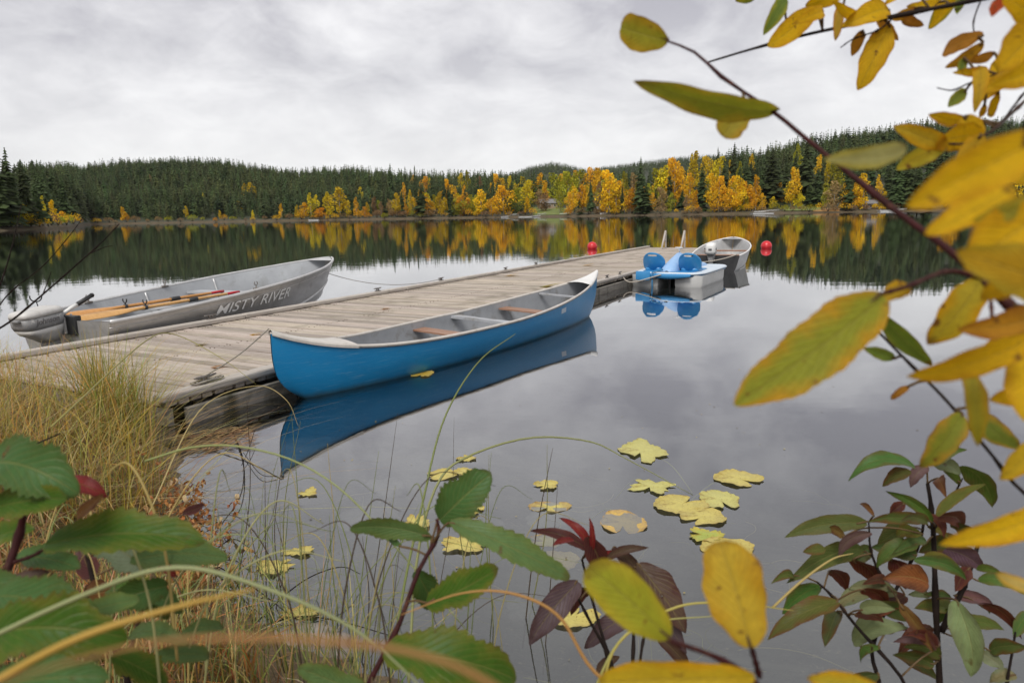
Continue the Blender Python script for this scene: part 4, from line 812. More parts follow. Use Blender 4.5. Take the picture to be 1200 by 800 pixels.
rope([np.array(PM @ Vector((-.10, hw*.1, .25))), np.array(PM @ Vector((-.3, hw*.9, .10))), CLEATS['f']], .013, MT['paleline'], 'slack pale rope from the pedal boat stern to the dock edge')
# ------------------------------------------------------------------ dinghy
def dw(t): return (.66*(.88+.12*math.sin(min(t/.4, 1)*math.pi/2)) if t < .4 else .66*max(1-((t-.4)/.6)**2.4, 0)**.75)+.004
DH = Hull(3.75, dw, lambda t: .40+.30*t**1.6, lambda t: -.12+.08*t**6, bprof, lambda t, fz: .42*(1-fz)**1.6*t**5)
s0 = D(838, 300, 17.0); s0[2] = 0; s1 = D(860, 277, 20.4); dv = (s1-s0)[:2]; dang = math.atan2(dv[1], dv[0]); dv = dv/np.linalg.norm(dv)
din = empty('dinghy', (s0[0], s0[1], 0), (0, 0, dang), 'small pale grey dinghy moored behind the pedal boat', 'dinghy')
DH.shell('hull', MT['alulight'], din, n=36, m_=10); DH.shell('inner_hull', MT['alulight'], din, inset=.02, up=.06, n=36, m_=10, t0=.012, t1=.985, flip=True)
for side in (-1, 1): b = MB(); b.tube(DH.sheerline(side, 40, 0, .999, .004, .006), .022, 8); b.build('gunwale', MT['white'], din, True); b = MB(); b.tube([DH.pt(.2+.79*i/30, 3.05/7, side)+Vector((0, side*.008, 0)) for i in range(31)], .014, 6); b.build('spray_rail', MT['white'], din, True)
b = MB(); rw = [DH.pt(0, 1-j/10, -1) for j in range(10)]+[DH.pt(0, j/10, 1) for j in range(11)]; n_ = len(rw); k = 0
[b.vert(p+Vector((.004, 0, 0))) for p in rw]; [b.vert(p+Vector((.04, 0, 0))) for p in rw]; b.face(*range(n_)); b.face(*[n_+i for i in range(n_)][::-1])
for i in range(n_-1): b.face(i, n_+i, n_+i+1, i+1)
b.build('transom', MT['black'], din, False, True)
crossbar(DH, .30, -.12, .25, .03, 'bench', MT['seat'], din); crossbar(DH, .58, -.14, .22, .03, 'bench', MT['seat'], din)
b = MB(); k = [b.vert(DH.pt(.9, 1, 1)+Vector((0, 0, .012))), b.vert(DH.pt(.999, 1, 1)+Vector((0, 0, .012))), b.vert(DH.pt(.9, 1, -1)+Vector((0, 0, .012)))]; b.face(*k); b.build('bow_plate', MT['cowlgrey'], din)
DM = din.matrix_basis
m2 = empty('outboard_motor', DM @ Vector((-.02, .08, .42)), (0, R(-6), dang), 'small cream outboard motor on the dinghy stern', 'outboard motor')
b = MB(); capped(b, rbox_rows([(.04, -.12, 0, .16, .12), (.12, -.13, 0, .165, .125), (.24, -.13, 0, .16, .12), (.30, -.13, 0, .14, .10), (.315, -.13, 0, .09, .06)])); b.build('cowl', MT['white'], m2, True, True)
b = MB(); capped(b, rbox_rows([(-.7, -.12, 0, .05, .03), (-.2, -.11, 0, .07, .05), (.035, -.12, 0, .12, .09)])); b.build('leg', MT['cowlgrey'], m2, True, True)
b = MB(); b.box((0, 0, -.05), (.06, .18, .16), None, bev=.015); b.build('clamp_bracket', MT['steel'], m2)
b = MB(); b.tube([(0, .05, .08), (.3, .22, .10)], .018, 8); b.build('tiller_arm', MT['black'], m2, True)
b = MB(); b.box((-.13, -.1225, .16), (.12, .006, .05)); b.box((-.2945, 0, .17), (.006, .08, .05)); b.build('badge', MT['letterd'], m2)
rope([np.array(DM @ Vector((.05, -.5, .42))), np.array(PM @ Vector((PLN, -.1, .33)))], .014, MT['paleline'], 'pale rope between the dinghy stern and the pedal boat', .03)
# ------------------------------------------------------------------ buoys
for px, py, rr, lab in ((694, 291.5, .21, 'left red ball buoy floating beyond the middle of dock'), (898, 291, .21, 'right red ball buoy floating right of the dinghy')):
    p = W(px, py, 0); o = empty('buoy', (p[0], p[1], 0), (0, 0, 0), lab, 'buoy', 'red mooring buoys'); b = MB()
    b.lathe([(rr*math.sin(a), .085-rr*math.cos(a)) for a in np.linspace(.05, math.pi-.05, 18)], 28); b.build('ball', MT['red'], o, True); b = MB()
    b.lathe([(rr*1.012*math.sin(a), .085-rr*1.012*math.cos(a)) for a in np.linspace(math.pi/2-.06, math.pi/2+.06, 4)], 28); b.build('seam', MT['red'], o, True)
    b = MB(); b.tube([(0, 0, .085-rr), (.1, 0, -1.2)], .012, 6); b.build('mooring_line', MT['rope'], o)
# ------------------------------------------------------------------ cabins, lawns and small docks on the far shore
def shorepos(x, dd): d = float(Ds(x))+dd; X_, Y_, Z_ = [float(v) for v in bd_xyz(np.array(float(x)), np.array(d))]; return X_, Y_, Z_
MT['lawn'] = pmat('lawn_grass', (.13, .17, .04), (.17, .19, .05), .3, .9, bump=.2, bscale=1); MT['sand'] = pmat('tan_reeds', (.40, .22, .075), (.30, .17, .06), .6, .9, bump=.3, bscale=1.5)
MT['siding'] = pmat('brown_siding', (.16, .09, .055), (.11, .065, .04), 1.2, .8); MT['roofw'] = pmat('pale_metal_roof', (.60, .60, .62), (.50, .50, .52), .6, .5); MT['roofg'] = pmat('grey_roof', (.22, .21, .21), (.16, .155, .155), .8, .8); MT['siding2'] = pmat('tan_siding', (.36, .27, .19), (.28, .21, .15), 1.2, .8)
MT['pane'] = pmat('dark_window', (.03, .035, .04), (.02, .02, .025), 2, .15)
def patch(b0, b1, k0, k1, mat, name, label):
    B_, K_ = np.meshgrid(np.linspace(b0, b1, 14), np.linspace(k0, k1, 10)); Dd = Ds(B_)+K_; X_, Y_, Z_ = bd_xyz(B_, Dd); o = gridmesh(name, X_, Y_, Z_+.12, mat, 'structure'); return o
patch(624, 668, 2.2, 55, MT['lawn'], 'lawn', ''); patch(918, 962, 2.2, 30, MT['lawn'], 'lawn', ''); patch(953, 984, 1.0, 14, MT['sand'], 'sandy_clearing', '')
def cabin(x, dd, w_, dp, h_, wall, roof, label, rz=0.):
    X_, Y_, Z_ = shorepos(x, dd); o = empty('cabin', (X_, Y_, Z_), (0, 0, rz), label, 'cabin', 'cabins on the far shore')
    b = MB(); b.box((0, 0, h_/2-.3), (w_, dp, h_+.6)); b.prism([(-dp/2, h_), (dp/2, h_), (0, h_+dp*.28)], -w_/2+.002, w_/2-.002, Matrix(((0, 0, 1), (1, 0, 0), (0, 1, 0)))); b.build('wall', wall, o)
    rf = MB()
    for s_ in (-1, 1):
        a = math.atan2(dp*.28, dp/2); l_ = dp/2/math.cos(a)+.6; rf.box((0, s_*(dp/4+.2), h_+dp*.14+.02), (w_+1.0, l_, .15), Matrix.Rotation(-s_*a, 3, 'X'))
    ro = rf.build('roof', roof, o); b = MB(); b.box((w_*.25, dp*.1, h_+dp*.3), (.6, .6, 1.4)); b.build('chimney', MT['siding'], ro)
    for wx in (-w_*.3, w_*.02, w_*.33):
        b = MB(); b.box((wx, -dp/2-.04, h_*.55), (1.3, .08, 1.2)); f_ = b.build('window', MT['white'], o); b = MB(); b.box((wx, -dp/2-.085, h_*.55), (1.05, .03, .95)); b.build('pane', MT['pane'], f_)
    b = MB(); b.box((-w_*.14, -dp/2-.04, 1.0), (.95, .08, 2.0)); b.build('door', MT['roofg'], o)
cabin(642, 48, 9, 7, 2.8, MT['siding2'], MT['roofg'], 'tan lakeside cabin at the back of the green lawn', .2)
cabin(936, 44, 8, 6, 3.0, MT['siding'], MT['roofw'], 'brown cabin with pale metal roof among the right shore trees', -.25)
cabin(706, 12, 5, 4, 1.8, MT['siding'], MT['roofg'], 'small dark boathouse low on shore above the left red buoy', .1)
cabin(1018, 8, 6, 4, 2.0, MT['siding'], MT['roofg'], 'low dark shed by the waterline left of white floating dock', .0)
def float_dock(x, dd, w_, dp, mat, label):
    X_, Y_, _z = shorepos(x, dd); o = empty('floating_dock', (X_, Y_, 0), (0, 0, random.uniform(-.2, .2)), label, 'dock', 'small docks on the far shore')
    b = MB(); b.box((0, 0, .42), (w_, dp, .18), None, bev=.03); b.build('deck', mat, o); b = MB(); b.box((0, 0, .14), (w_*.94, dp*.9, .36), None, bev=.05); b.build('float', MT['pwhite'], o)
    for sx in (-w_/2+.2, w_/2-.2): b = MB(); b.tube([(sx, -dp/2+.1, 0), (sx, -dp/2+.1, 1.5)], .09, 6); b.build('post', MT['beam'], o)
float_dock(1041, -4, 6.5, 3, MT['pwhite'], 'white floating dock at far right shore'); float_dock(616, -5, 7, 3, MT['beam'], 'grey floating dock below the round green willows'); float_dock(893, -3, 9, 2.4, MT['beam'], 'low grey dock on shore above the right red buoy'); float_dock(368, -3, 6, 3, MT['pwhite'], 'pale floating dock on shore beyond the grey boat bow')
def small_boat(x, dd, ln, mat, label, rz):
    X_, Y_, Z_ = shorepos(x, dd); h_ = Hull(ln, dw, lambda t: .40+.30*t**1.6, lambda t: -.12+.08*t**6, bprof, lambda t, fz: .42*(1-fz)**1.6*t**5)
    o = empty('shore_boat', (X_, Y_, max(Z_, 0)+.1), (0, 0, rz), label, 'boat', 'boats pulled up on the far shore'); h_.shell('hull', mat, o, n=16, m_=6); h_.shell('inner_hull', MT['aluin'], o, inset=.03, up=.08, n=16, m_=6, t0=.02, t1=.97, flip=True)
    b = MB(); rw = [h_.pt(0, 1-j/6, -1) for j in range(6)]+[h_.pt(0, j/6, 1) for j in range(7)]; b.face(*[b.vert(p) for p in rw]); b.build('transom', mat, o)
    for side in (-1, 1): b = MB(); b.tube(h_.sheerline(side, 16, 0, .999), .04, 5); b.build('gunwale', MT['white'], o)
for q in ((587, -2, 5.5, 'pwhite', 'white boat by the shore below the golden trees', 0.1), (598, 3, 4.5, 'pwhite', 'white boat pulled up left of the green willows', .4), (622, -1, 5, 'pwhite', 'white boat beside the grey floating dock', -.3), (630, 4, 4.5, 'alulight', 'silver boat pulled up on the lawn edge', .2), (656, 5, 5.5, 'pwhite', 'upper white boat on the right end of the lawn', 0.), (662, 9, 4.5, 'alulight', 'silver boat behind the white boat on the lawn', .3), (704, 2, 4, 'pwhite', 'white dinghy on shore above the left red buoy', .4), (884, 1, 5, 'pwhite', 'white boat ashore left of the low grey dock', 0.), (900, 2, 5, 'alulight', 'silver boat ashore right of the low grey dock', .2), (1050, 1, 4.5, 'pwhite', 'white boat ashore behind the white floating dock', .1)): small_boat(q[0], q[1], q[2], MT[q[3]], q[4], q[5])
# ------------------------------------------------------------------ lily pads
def lily(px, py, wpx, hpx, label, c1=(.60, .51, .15), c2=(.50, .40, .12), sub=0., lob=.07, stem=None):
    z_ = .0042-sub; p = W(px, py, z_); d_ = P(p)[2]; rx = wpx/F*d_/2; pa = W(px, py+hpx/2, z_); pb_ = W(px, py-hpx/2, z_); ry = abs(pb_[1]-pa[1])/2; rr = random.Random(int(px*7+py)); ph = rr.uniform(0, 6.28); no = rr.uniform(0, 6.28)
    k1, k2, a1, a2 = rr.choice([3, 4, 5]), rr.choice([7, 8, 9, 11]), rr.uniform(.4, 1), rr.uniform(.4, 1); o = empty('lily_pad', (p[0], p[1], z_), (0, 0, 0), label, 'lily pad', 'yellowing lily pads on the lake')
    b = MB(); n_ = 46; b.col = c1; b.col2 = c2; rings = []
    for j in range(n_):
        a = 2*math.pi*j/n_; dn = abs((a-no+math.pi) % (2*math.pi)-math.pi); r_ = 1+lob*(a1*math.sin(k1*a+ph)+.6*a2*math.sin(k2*a+2*ph)+.35*math.sin(17*a+ph)); r_ *= (1-.72*math.exp(-(dn/.16)**2)); rings.append((r_*math.cos(a), r_*math.sin(a)))
    ce = b.vert((0, 0, .001), None, (0.5, 0)); prev = None; K = 5
    for i in range(1, K+1):
        f = i/K; row = [b.vert((rx*f*x_, ry*f*y_, .004*math.sin(3*math.atan2(y_, x_)+ph)*f*f+(.001+.006*rr.random() if i == K else 0)+(.0025 if sub == 0 else 0)*(1-f)), None, (.5+.5*math.atan2(y_, x_)/math.pi, f)) for x_, y_ in rings]
        for j in range(n_):
            q = (j+1) % n_
            if prev is None: b.face(ce, row[j], row[q])
            else: b.face(prev[j], row[j], row[q], prev[q])
        prev = row
    b.build('pad', MT['pad'], o, True)
    if stem:
        q = W(stem[0], stem[1], -.05)-p; b = MB(); b.col = (.30, .30, .08); b.tube(spline([(0, 0, -.008), (q[0]*.5+.02, q[1]*.5, -.03), (q[0], q[1], -.10-.2*rr.random())], 10), [.004]*10, 5); b.build('stem', MT['reed'], o, True)
Yg = dict(c1=(.58, .54, .18), c2=(.50, .46, .15))
for a in [(753, 528, 48, 25, 'ragged yellow lily pad farthest from shore', dict(lob=.17, stem=(812, 560), **Yg)), (763, 570, 46, 15, 'thin torn lily pad below the ragged farthest pad', dict(lob=.24, stem=(720, 552), **Yg)), (865, 560, 55, 19, 'smooth oval lily pad rightmost of all pads', dict(lob=.06, stem=(800, 570))), (843, 585, 44, 23, 'lobed lily pad below the rightmost oval pad', dict(stem=(858, 568), **Yg)), (797, 591, 64, 22, 'large yellow lily pad left of the lobed pad', {}), (823, 605, 56, 20, 'lily pad overlapping under the large yellow pad', {}),
          (826, 627, 40, 16, 'small green tinged lily pad under the overlapping pair', dict(c1=(.40, .45, .09), c2=(.50, .42, .08), lob=.24)), (852, 641, 62, 24, 'lily pad half hidden behind the big yellow leaf', {}), (730, 612, 54, 28, 'sunken orange lily pad right of the burgundy plant', dict(sub=.0055, c1=(.75, .50, .10), c2=(.50, .33, .14), lob=.05, stem=(690, 580))), (640, 568, 27, 11, 'tiny yellow lily pad above the burgundy plant', dict(lob=.1)), (644, 594, 50, 13, 'flat sunken lily pad just above the burgundy plant', dict(sub=.004, c2=(.40, .27, .12))), (640, 634, 42, 15, 'sunken lily pad behind the red leaf tips', dict(sub=.01, c2=(.33, .23, .12))),
          (650, 657, 56, 26, 'blurred sunken lily pad beside burgundy stems', dict(sub=.02, c1=(.60, .46, .16), c2=(.44, .33, .16))), (545, 637, 54, 20, 'yellow lily pad with bitten edge under the green sprig', dict(lob=.16)), (518, 556, 36, 12, 'left pad of the two behind the top green leaf', {}), (545, 553, 30, 9, 'right pad of the two behind the top green leaf', {}), (546, 537, 24, 6, 'thin sliver of lily pad above the top green leaf', dict(lob=.1)), (487, 613, 30, 21, 'torn lily pad left of the green sprig stem', dict(lob=.18)), (548, 601, 26, 8, 'small lily pad right of the green sprig tip', {}), (560, 596, 16, 6, 'very small lily pad fragment right of the green sprig tip', {}),
          (322, 664, 42, 17, 'star shaped yellow lily pad at lower left water', dict(lob=.17, stem=(326, 690))), (350, 646, 36, 10, 'pointed yellow lily pad just above the star shaped pad', dict(lob=.22, stem=(380, 668))), (362, 577, 20, 9, 'small yellow lily pad below the canoe reflection', dict(lob=.2)), (495, 438, 26, 7, 'yellow leaf like pad floating against the blue canoe', dict(lob=.2, c1=(.55, .36, .05))), (672, 722, 60, 26, 'yellow lily pad under the burgundy plant', {}), (352, 717, 44, 14, 'pale yellow lily pad at the shore edge by bare twigs', dict(lob=.2))]:
    lily(*a[:5], **a[5])
# ------------------------------------------------------------------ leaves and stems close to the camera
STEMS_OF = {}
def leaf(parent, bx, by, tx, ty, wpx, d, c1, c2, mat='leafy', d2=None, roll=None, curl=None, fold=None, serr=0., att=None, rr=None, tipp=1.0, stemc=(.10, .04, .03), arch=0., lob=0.):
    rr = rr or random.Random(int(bx*13+by*7+tx*3+ty)); d2 = d2 or d*(1+rr.uniform(-.05, .05)); A = D(bx, by, d); T = D(tx, ty, d2); ax = T-A; Ln = np.linalg.norm(ax); ax /= Ln
    tc_ = np.array([0, 0, EYE])-(A+T)/2; n_ = tc_-ax*(tc_@ax); n_ /= np.linalg.norm(n_); s_ = np.cross(ax, n_)
    if s_[2] < 0 and False: s_ = -s_
    ro = rr.uniform(-.5, .5) if roll is None else roll; s2 = math.cos(ro)*s_+math.sin(ro)*n_; n2 = np.cross(s2, ax); w_ = wpx/F*d/2/max(.55, math.cos(ro))
    upv = np.array([0, 0, 1.])-ax*ax[2]; upv /= np.linalg.norm(upv)+1e-6
    cl_ = rr.uniform(-.12, .22) if curl is None else curl; fo = rr.uniform(.05, .35) if fold is None else fold; ph = rr.uniform(0, 6.28); b = MB(); NU, NV = (48 if serr else 20), 8; rg = .035+.05*rr.random(); rows = []
    for i in range(NU+1):
        u = i/NU; prof = (u+.015)**.55*(1-u*.995)**(.72*tipp); prof /= .60; prof *= 1+lob*math.sin(u*15+ph)*(1-u*.5); row = []
        for j in range(NV+1):
            v = j/NV*2-1; sw = prof*w_*v
            if serr and abs(v) > .7: sw *= 1+serr*(abs(v)-.6)*2*(2.6*((u*13+.2*math.sin(u*9)) % 1)-1.3)
            if abs(v) > .7: sw *= 1+rg*(math.sin(u*8+ph+2*v)+.6*math.sin(u*21+ph-v))
            p_ = A+ax*(u*Ln)+s2*(sw+.05*Ln*math.sin(u*3+ph)*.5)+n2*(fo*abs(sw)*.8-cl_*Ln*(2*u-1)**2+cl_*Ln+.045*w_*math.sin(u*11+ph+2*v)*abs(v))+upv*(arch*Ln*4*u*(1-u))
            f = rr.uniform(.92, 1.08); row.append(b.vert(p_, tuple(f*x_ for x_ in c1), (u, v), tuple(f*x_ for x_ in c2)))
        rows.append(row)
    for i in range(NU):
        for j in range(NV): b.face(rows[i][j], rows[i][j+1], rows[i+1][j+1], rows[i+1][j])
    if att is None and parent.name in STEMS_OF:
        S_ = STEMS_OF[parent.name]; k_ = np.argmin(((S_-A)**2).sum(1)); att = S_[k_] if np.linalg.norm(S_[k_]-A) < .07*d else None
    if att is not None:
        q = att if isinstance(att, np.ndarray) else D(att[0], att[1], att[2] if len(att) > 2 else d); b.col = stemc; b.col2 = stemc; mid = (q+A)/2+np.array([0, 0, .06*np.linalg.norm(q-A)]); b.tube(spline([q, mid, A, A+ax*Ln*.12], 9), [.0010+.0006*d]*9, 5)
    return b.build('leaf', MT[mat], parent, True)
def stem(parent, pts, r0_, r1_, mat, name='stem', n=26, knots=True, ground=None):
    q = [D(*p) for p in pts]; 
    if ground is not None: gr_ = np.array(ground, float); q = [gr_+(q[0]-gr_)*f_ for f_ in (0, .5, .85)]+q
    q = spline(q, n); STEMS_OF[parent.name] = np.vstack([STEMS_OF[parent.name], q]) if parent.name in STEMS_OF else q; rr = random.Random(int(pts[0][0])); b = MB(); rad = [r0_+(r1_-r0_)*i/(n-1) for i in range(n)]
    if knots: rad = [r_*(1.35 if i % 6 == 3 else 1+rr.uniform(-.06, .06)) for i, r_ in enumerate(rad)]
    b.tube(q, rad, 8); return b.build(name, MT[mat], parent, True)
GOLD, OLV, GRN, ORG, PALE = (.74, .45, .008), (.36, .33, .03), (.15, .22, .035), (.50, .22, .03), (.46, .44, .18)
E1, E2 = (.64, .34, .008), (.48, .30, .02)
# --- yellow leaved tree at the right, its trunk just outside the picture
ytr = empty('yellow_leaved_tree', (1.45, .75, 0), (0, 0, 0), 'yellow leaved branches reaching in from the right, close to the camera', 'tree'); YP = np.array([1.45, .75, 0])
class Off:   # children of a placed empty: shift their vertices into its frame
    def __init__(s, o): s.o = o; s.k = set(o.children)
    def fix(s):
        v_ = Vector(s.o.location)
        for c_ in s.o.children: c_.location = -v_
tr_pts = [(1.45, .75, -.1), (1.43, .74, .9), (1.47, .76, 1.7), (1.42, .78, 2.6), (1.46, .8, 3.3)]
b = MB(); b.tube(spline(tr_pts, 16), [.035-.0017*i for i in range(16)], 10); b.build('trunk', MT['twigbrown'], ytr, True)
def ybranch(pts, r0_, r1_, mat, tail=None):
    q = [D(*p) for p in pts]
    if tail is not None: tl_ = np.array(tail); q = q+[q[-1]+(tl_-q[-1])*f_ for f_ in (.06, .2, .5, 1.)]
    n = 30; q = spline(q, n); STEMS_OF[ytr.name] = np.vstack([STEMS_OF[ytr.name], q]) if ytr.name in STEMS_OF else q; rr = random.Random(int(pts[0][0])); b = MB(); b.tube(q, [(r0_+(r1_-r0_)*(i/(n-1)))*(1.4 if i % 7 == 4 else 1+rr.uniform(-.07, .07)) for i in range(n)], 8); b.build('branch', MT[mat], ytr, True)
ybranch([(781, 48, .60), (815, 62, .60), (848, 92, .59), (905, 130, .57), (945, 163, .55), (1010, 215, .52), (1060, 255, .50), (1110, 291, .47), (1155, 332, .45), (1200, 373, .44), (1290, 455, .46)], .0010, .0042, 'twigred', (1.43, .74, .9))
ybranch([(830, 73, .88), (880, 58, .86), (940, 42, .84), (1000, 29, .82), (1080, 13, .80), (1150, -1, .80), (1240, -22, .85)], .0012, .0042, 'twigdark', (1.42, .78, 2.6))
ybranch([(1022, 381, .62), (1060, 420, .61), (1110, 470, .60), (1160, 530, .60), (1205, 582, .62), (1300, 650, .7)], .0011, .0024, 'twigdark', (1.45, .75, .4))
ybranch([(985, 56, .83), (1000, 46, .82), (1030, 35, .81), (1050, 18, .80)], .0007, .0011, 'twigdark'); ybranch([(1142, 42, .72), (1141, 25, .73), (1150, 0, .76), (1165, -25, .8)], .0007, .0013, 'twigdark', (1.42, .78, 2.6))
ybranch([(1098, 103, .7), (1116, 106, .7), (1135, 98, .7), (1165, 88, .7), (1200, 78, .72), (1290, 60, .8)], .0006, .0014, 'twigdark', (1.43, .78, 2.2)); ybranch([(1128, 138, .66), (1150, 144, .66), (1172, 144, .66), (1190, 122, .66), (1215, 98, .68), (1290, 60, .8)], .0008, .0016, 'twigdark', (1.43, .78, 2.3))
ybranch([(1105, 168, .60), (1130, 168, .60), (1160, 155, .60), (1180, 138, .62), (1210, 110, .66)], .0009, .0018, 'twigbrown'); ybranch([(1030, 345, .41), (1065, 335, .42), (1110, 318, .45), (1150, 325, .45)], .0012, .0018, 'twigred'); ybranch([(1160, 345, .45), (1170, 400, .42), (1215, 430, .42)], .001, .0014, 'twigred')
G = lambda a, b_, c_, d_, w_, *r_, **k: leaf(ytr, a, b_, c_, d_, w_*(1.22 if w_ < 40 else 1.08), *r_, **k)
G(783, 46, 727, 34, 36, .60, OLV, E2, roll=.2, tipp=.55, fold=.15); G(912, 128, 742, 98, 34, .57, (.27, .29, .03), (.42, .32, .03), roll=.5, curl=.10, fold=.25); G(872, 121, 846, 160, 36, .58, (.38, .31, .03), E2, tipp=.6, fold=.2)
G(1062, 172, 966, 190, 30, .36, PALE, (.50, .42, .06), roll=.3, curl=.12)
G(1222, 166, 1060, 240, 74, .27, GOLD, E1, roll=.2, fold=.35, curl=.06); G(1190, 222, 1082, 272, 46, .32, (.74, .46, .01), E1, roll=-.3);
G(1108, 168, 1046, 150, 27, .60, (.60, .40, .03), E1, fold=.2, roll=.1); G(1110, 166, 1051, 200, 26, .60, (.55, .42, .03), (.40, .36, .03), roll=.1, fold=.2); G(1152, 160, 1098, 165, 36, .60, (.74, .45, .01), E1); G(1128, 141, 1088, 134, 18, .63, GOLD, ORG, roll=.4); G(1150, 158, 1124, 192, 26, .58, (.55, .34, .02), E1); G(1130, 136, 1150, 172, 30, .62, GOLD, E1)
G(1232, 250, 1128, 312, 92, .31, (.74, .45, .01), E1, roll=.15); G(1240, 340, 1124, 290, 74, .30, (.56, .34, .02), (.46, .34, .03), roll=-.2); G(1215, 235, 1135, 262, 40, .32, (.40, .38, .04), E2, roll=.3)
G(1150, 325, 1088, 404, 52, .45, (.50, .38, .03), E1, roll=.2, curl=.1); G(1222, 366, 1122, 384, 48, .42, (.52, .25, .02), (.36, .14, .015), roll=.2, fold=.4)
G(1032, 344, 864, 478, 92, .41, (.30, .31, .03), (.54, .30, .02), roll=.05, fold=.12, curl=.03, serr=.03); G(1066, 336, 1028, 352, 24, .43, E2, E1)
G(1215, 395, 1062, 438, 44, .38, (.74, .45, .01), E1, roll=.4); G(1218, 415, 1196, 492, 66, .40, (.74, .46, .01), E1, roll=.1); G(1132, 428, 1147, 522, 26, .42, (.38, .33, .03), E2, roll=.3); G(1128, 486, 1076, 546, 36, .58, (.26, .28, .03), (.50, .28, .03), fold=.3); G(1034, 368, 1090, 428, 26, .62, GRN, (.22, .26, .04)); G(1048, 420, 1012, 408, 16, .62, GRN, (.24, .26, .04)); G(1138, 478, 1192, 526, 30, .60, (.20, .25, .04), (.50, .30, .04)); G(1066, 452, 1044, 468, 10, .60, ORG, (.3, .12, .02))
G(1225, 592, 1103, 641, 40, .42, (.74, .46, .01), E1, roll=.3, fold=.3); G(1218, 692, 1166, 672, 20, .42, (.60, .44, .12), E1); G(1200, 395, 1140, 420, 30, .46, GOLD, E1)
for a in [(918, -4, 896, 42, 20, GRN, OLV), (956, 10, 899, 54, 30, GOLD, E1), (964, 12, 930, 30, 18, GOLD, E1), (985, 4, 978, 48, 13, E2, ORG), (1042, 12, 986, 30, 28, GOLD, E1), (1043, 32, 1003, 105, 34, (.70, .42, .01), E1), (1011, 36, 998, 66, 15, ORG, (.4, .2, .03)), (1056, 16, 1082, 31, 14, ORG, (.28, .12, .02)), (1122, -6, 1088, 34, 20, GOLD, OLV), (1128, -4, 1122, 17, 12, GRN, OLV), (992, -12, 944, 8, 20, GOLD, E1), (1066, -12, 1036, 5, 16, GOLD, E1), (1072, 10, 1040, 20, 14, ORG, E1), (1030, 22, 1052, 48, 14, ORG, E1), (1000, 14, 975, 2, 14, GOLD, E1), (1105, 2, 1062, 8, 13, GOLD, E1), (890, -14, 862, 2, 16, OLV, GRN), (1028, 36, 1018, 58, 12, ORG, (.35, .16, .02))]: G(*a[:5], .82, a[5], a[6])
for a in [(1152, 42, 1104, 62, 20, ORG, (.40, .17, .02)), (1152, 50, 1108, 80, 16, (.52, .27, .02), ORG), (1130, 68, 1124, 88, 12, GRN, OLV), (1146, 78, 1142, 132, 19, (.56, .35, .02), E1), (1132, 106, 1111, 126, 16, (.2, .25, .04), OLV), (1170, 108, 1161, 138, 11, GOLD, ORG), (1188, 84, 1144, 112, 22, GOLD, E1), (1184, 58, 1164, 98, 24, GOLD, E1), (1152, 84, 1116, 86, 12, GOLD, ORG), (1154, 122, 1148, 138, 8, E1, ORG), (1165, 62, 1135, 72, 13, ORG, (.36, .16, .02)), (1178, 92, 1150, 118, 16, GOLD, ORG)]: G(*a[:5], .71, a[5], a[6])
G(1222, 25, 1170, 82, 58, .50, (.72, .43, .01), E1); G(1226, 32, 1176, -6, 36, .55, GOLD, E1); G(1178, -8, 1162, 20, 16, .55, (.46, .06, .02), (.5, .12, .02))
G(1228, 300, 1150, 352, 44, .33, (.74, .45, .01), E1, roll=.2); G(1226, 205, 1168, 190, 34, .40, (.70, .46, .02), E1); G(1222, 70, 1160, 100, 34, .48, GOLD, E1, roll=.3); G(1218, 520, 1170, 560, 30, .45, (.66, .44, .02), E1); G(1216, 455, 1160, 470, 28, .44, GOLD, E1)
Off(ytr).fix()
# --- low yellow sprig in front of the lens, bottom centre
ysp = empty('yellow_sprig', (.25, .55, .25), (0, 0, 0), 'blurred yellow leaved sprig rising in at the bottom centre, close to the camera', 'shrub')
stem(ysp, [(930, 960, .46), (905, 850, .45), (886, 800, .445), (842, 771, .44), (785, 750, .44)], .0030, .0016, 'twigred', ground=(.19, .28, .35)); stem(ysp, [(890, 792, .45), (884, 770, .44), (876, 742, .44)], .002, .0013, 'twigred')
G = lambda *a, **k: leaf(ysp, *a, **k)
G(784, 746, 688, 664, 62, .44, (.36, .36, .03), (.46, .38, .03), roll=.1, tipp=.5, fold=.12, curl=.03); G(880, 758, 842, 634, 78, .43, (.62, .42, .04), (.55, .31, .02), roll=.1, tipp=.55, fold=.18, curl=.03); G(884, 792, 702, 800, 50, .40, (.58, .40, .02), E1, roll=.3, tipp=.6); G(1032, 812, 946, 792, 40, .40, (.56, .42, .03), E1, roll=.2); G(850, 800, 905, 830, 40, .40, E1, ORG)
Off(ysp).fix()
# --- dogwood with green and wine red leaves at the lower right
DGc = {'g': ((.075, .13, .028), (.11, .10, .028)), 'p': ((.20, .24, .12), (.17, .20, .10)), 'r': ((.085, .022, .018), (.14, .04, .02)), 'b': ((.085, .10, .025), (.13, .06, .02)), 'o': ((.17, .075, .025), (.10, .035, .018)), 'v': ((.15, .085, .09), (.10, .05, .05)), 'y': ((.14, .16, .03), (.18, .12, .03))}
dog = empty('dogwood_shrub', (1.0, 1.05, .1), (0, 0, 0), 'dark stemmed shrub with drooping green and wine red leaves at lower right', 'shrub')
rx = random.Random(77); DEX = []
for i in range(30):
    sx_, sy_ = rx.choice([(1094, 640), (1098, 720), (1050, 690), (1030, 740), (1076, 640), (1000, 725), (1120, 700), (1140, 655), (1020, 640), (1100, 770), (1085, 600)]); sx_ += rx.gauss(0, 6); sy_ += rx.gauss(0, 16); a_ = rx.choice([rx.uniform(-.5, .9), math.pi-rx.uniform(-.5, .9)]); l_ = rx.uniform(26, 58); DEX.append((sx_, sy_, sx_+l_*math.cos(a_), sy_+l_*math.sin(a_)*.9+6, l_*rx.uniform(.34, .5), rx.choice('gggggyybrpv')))
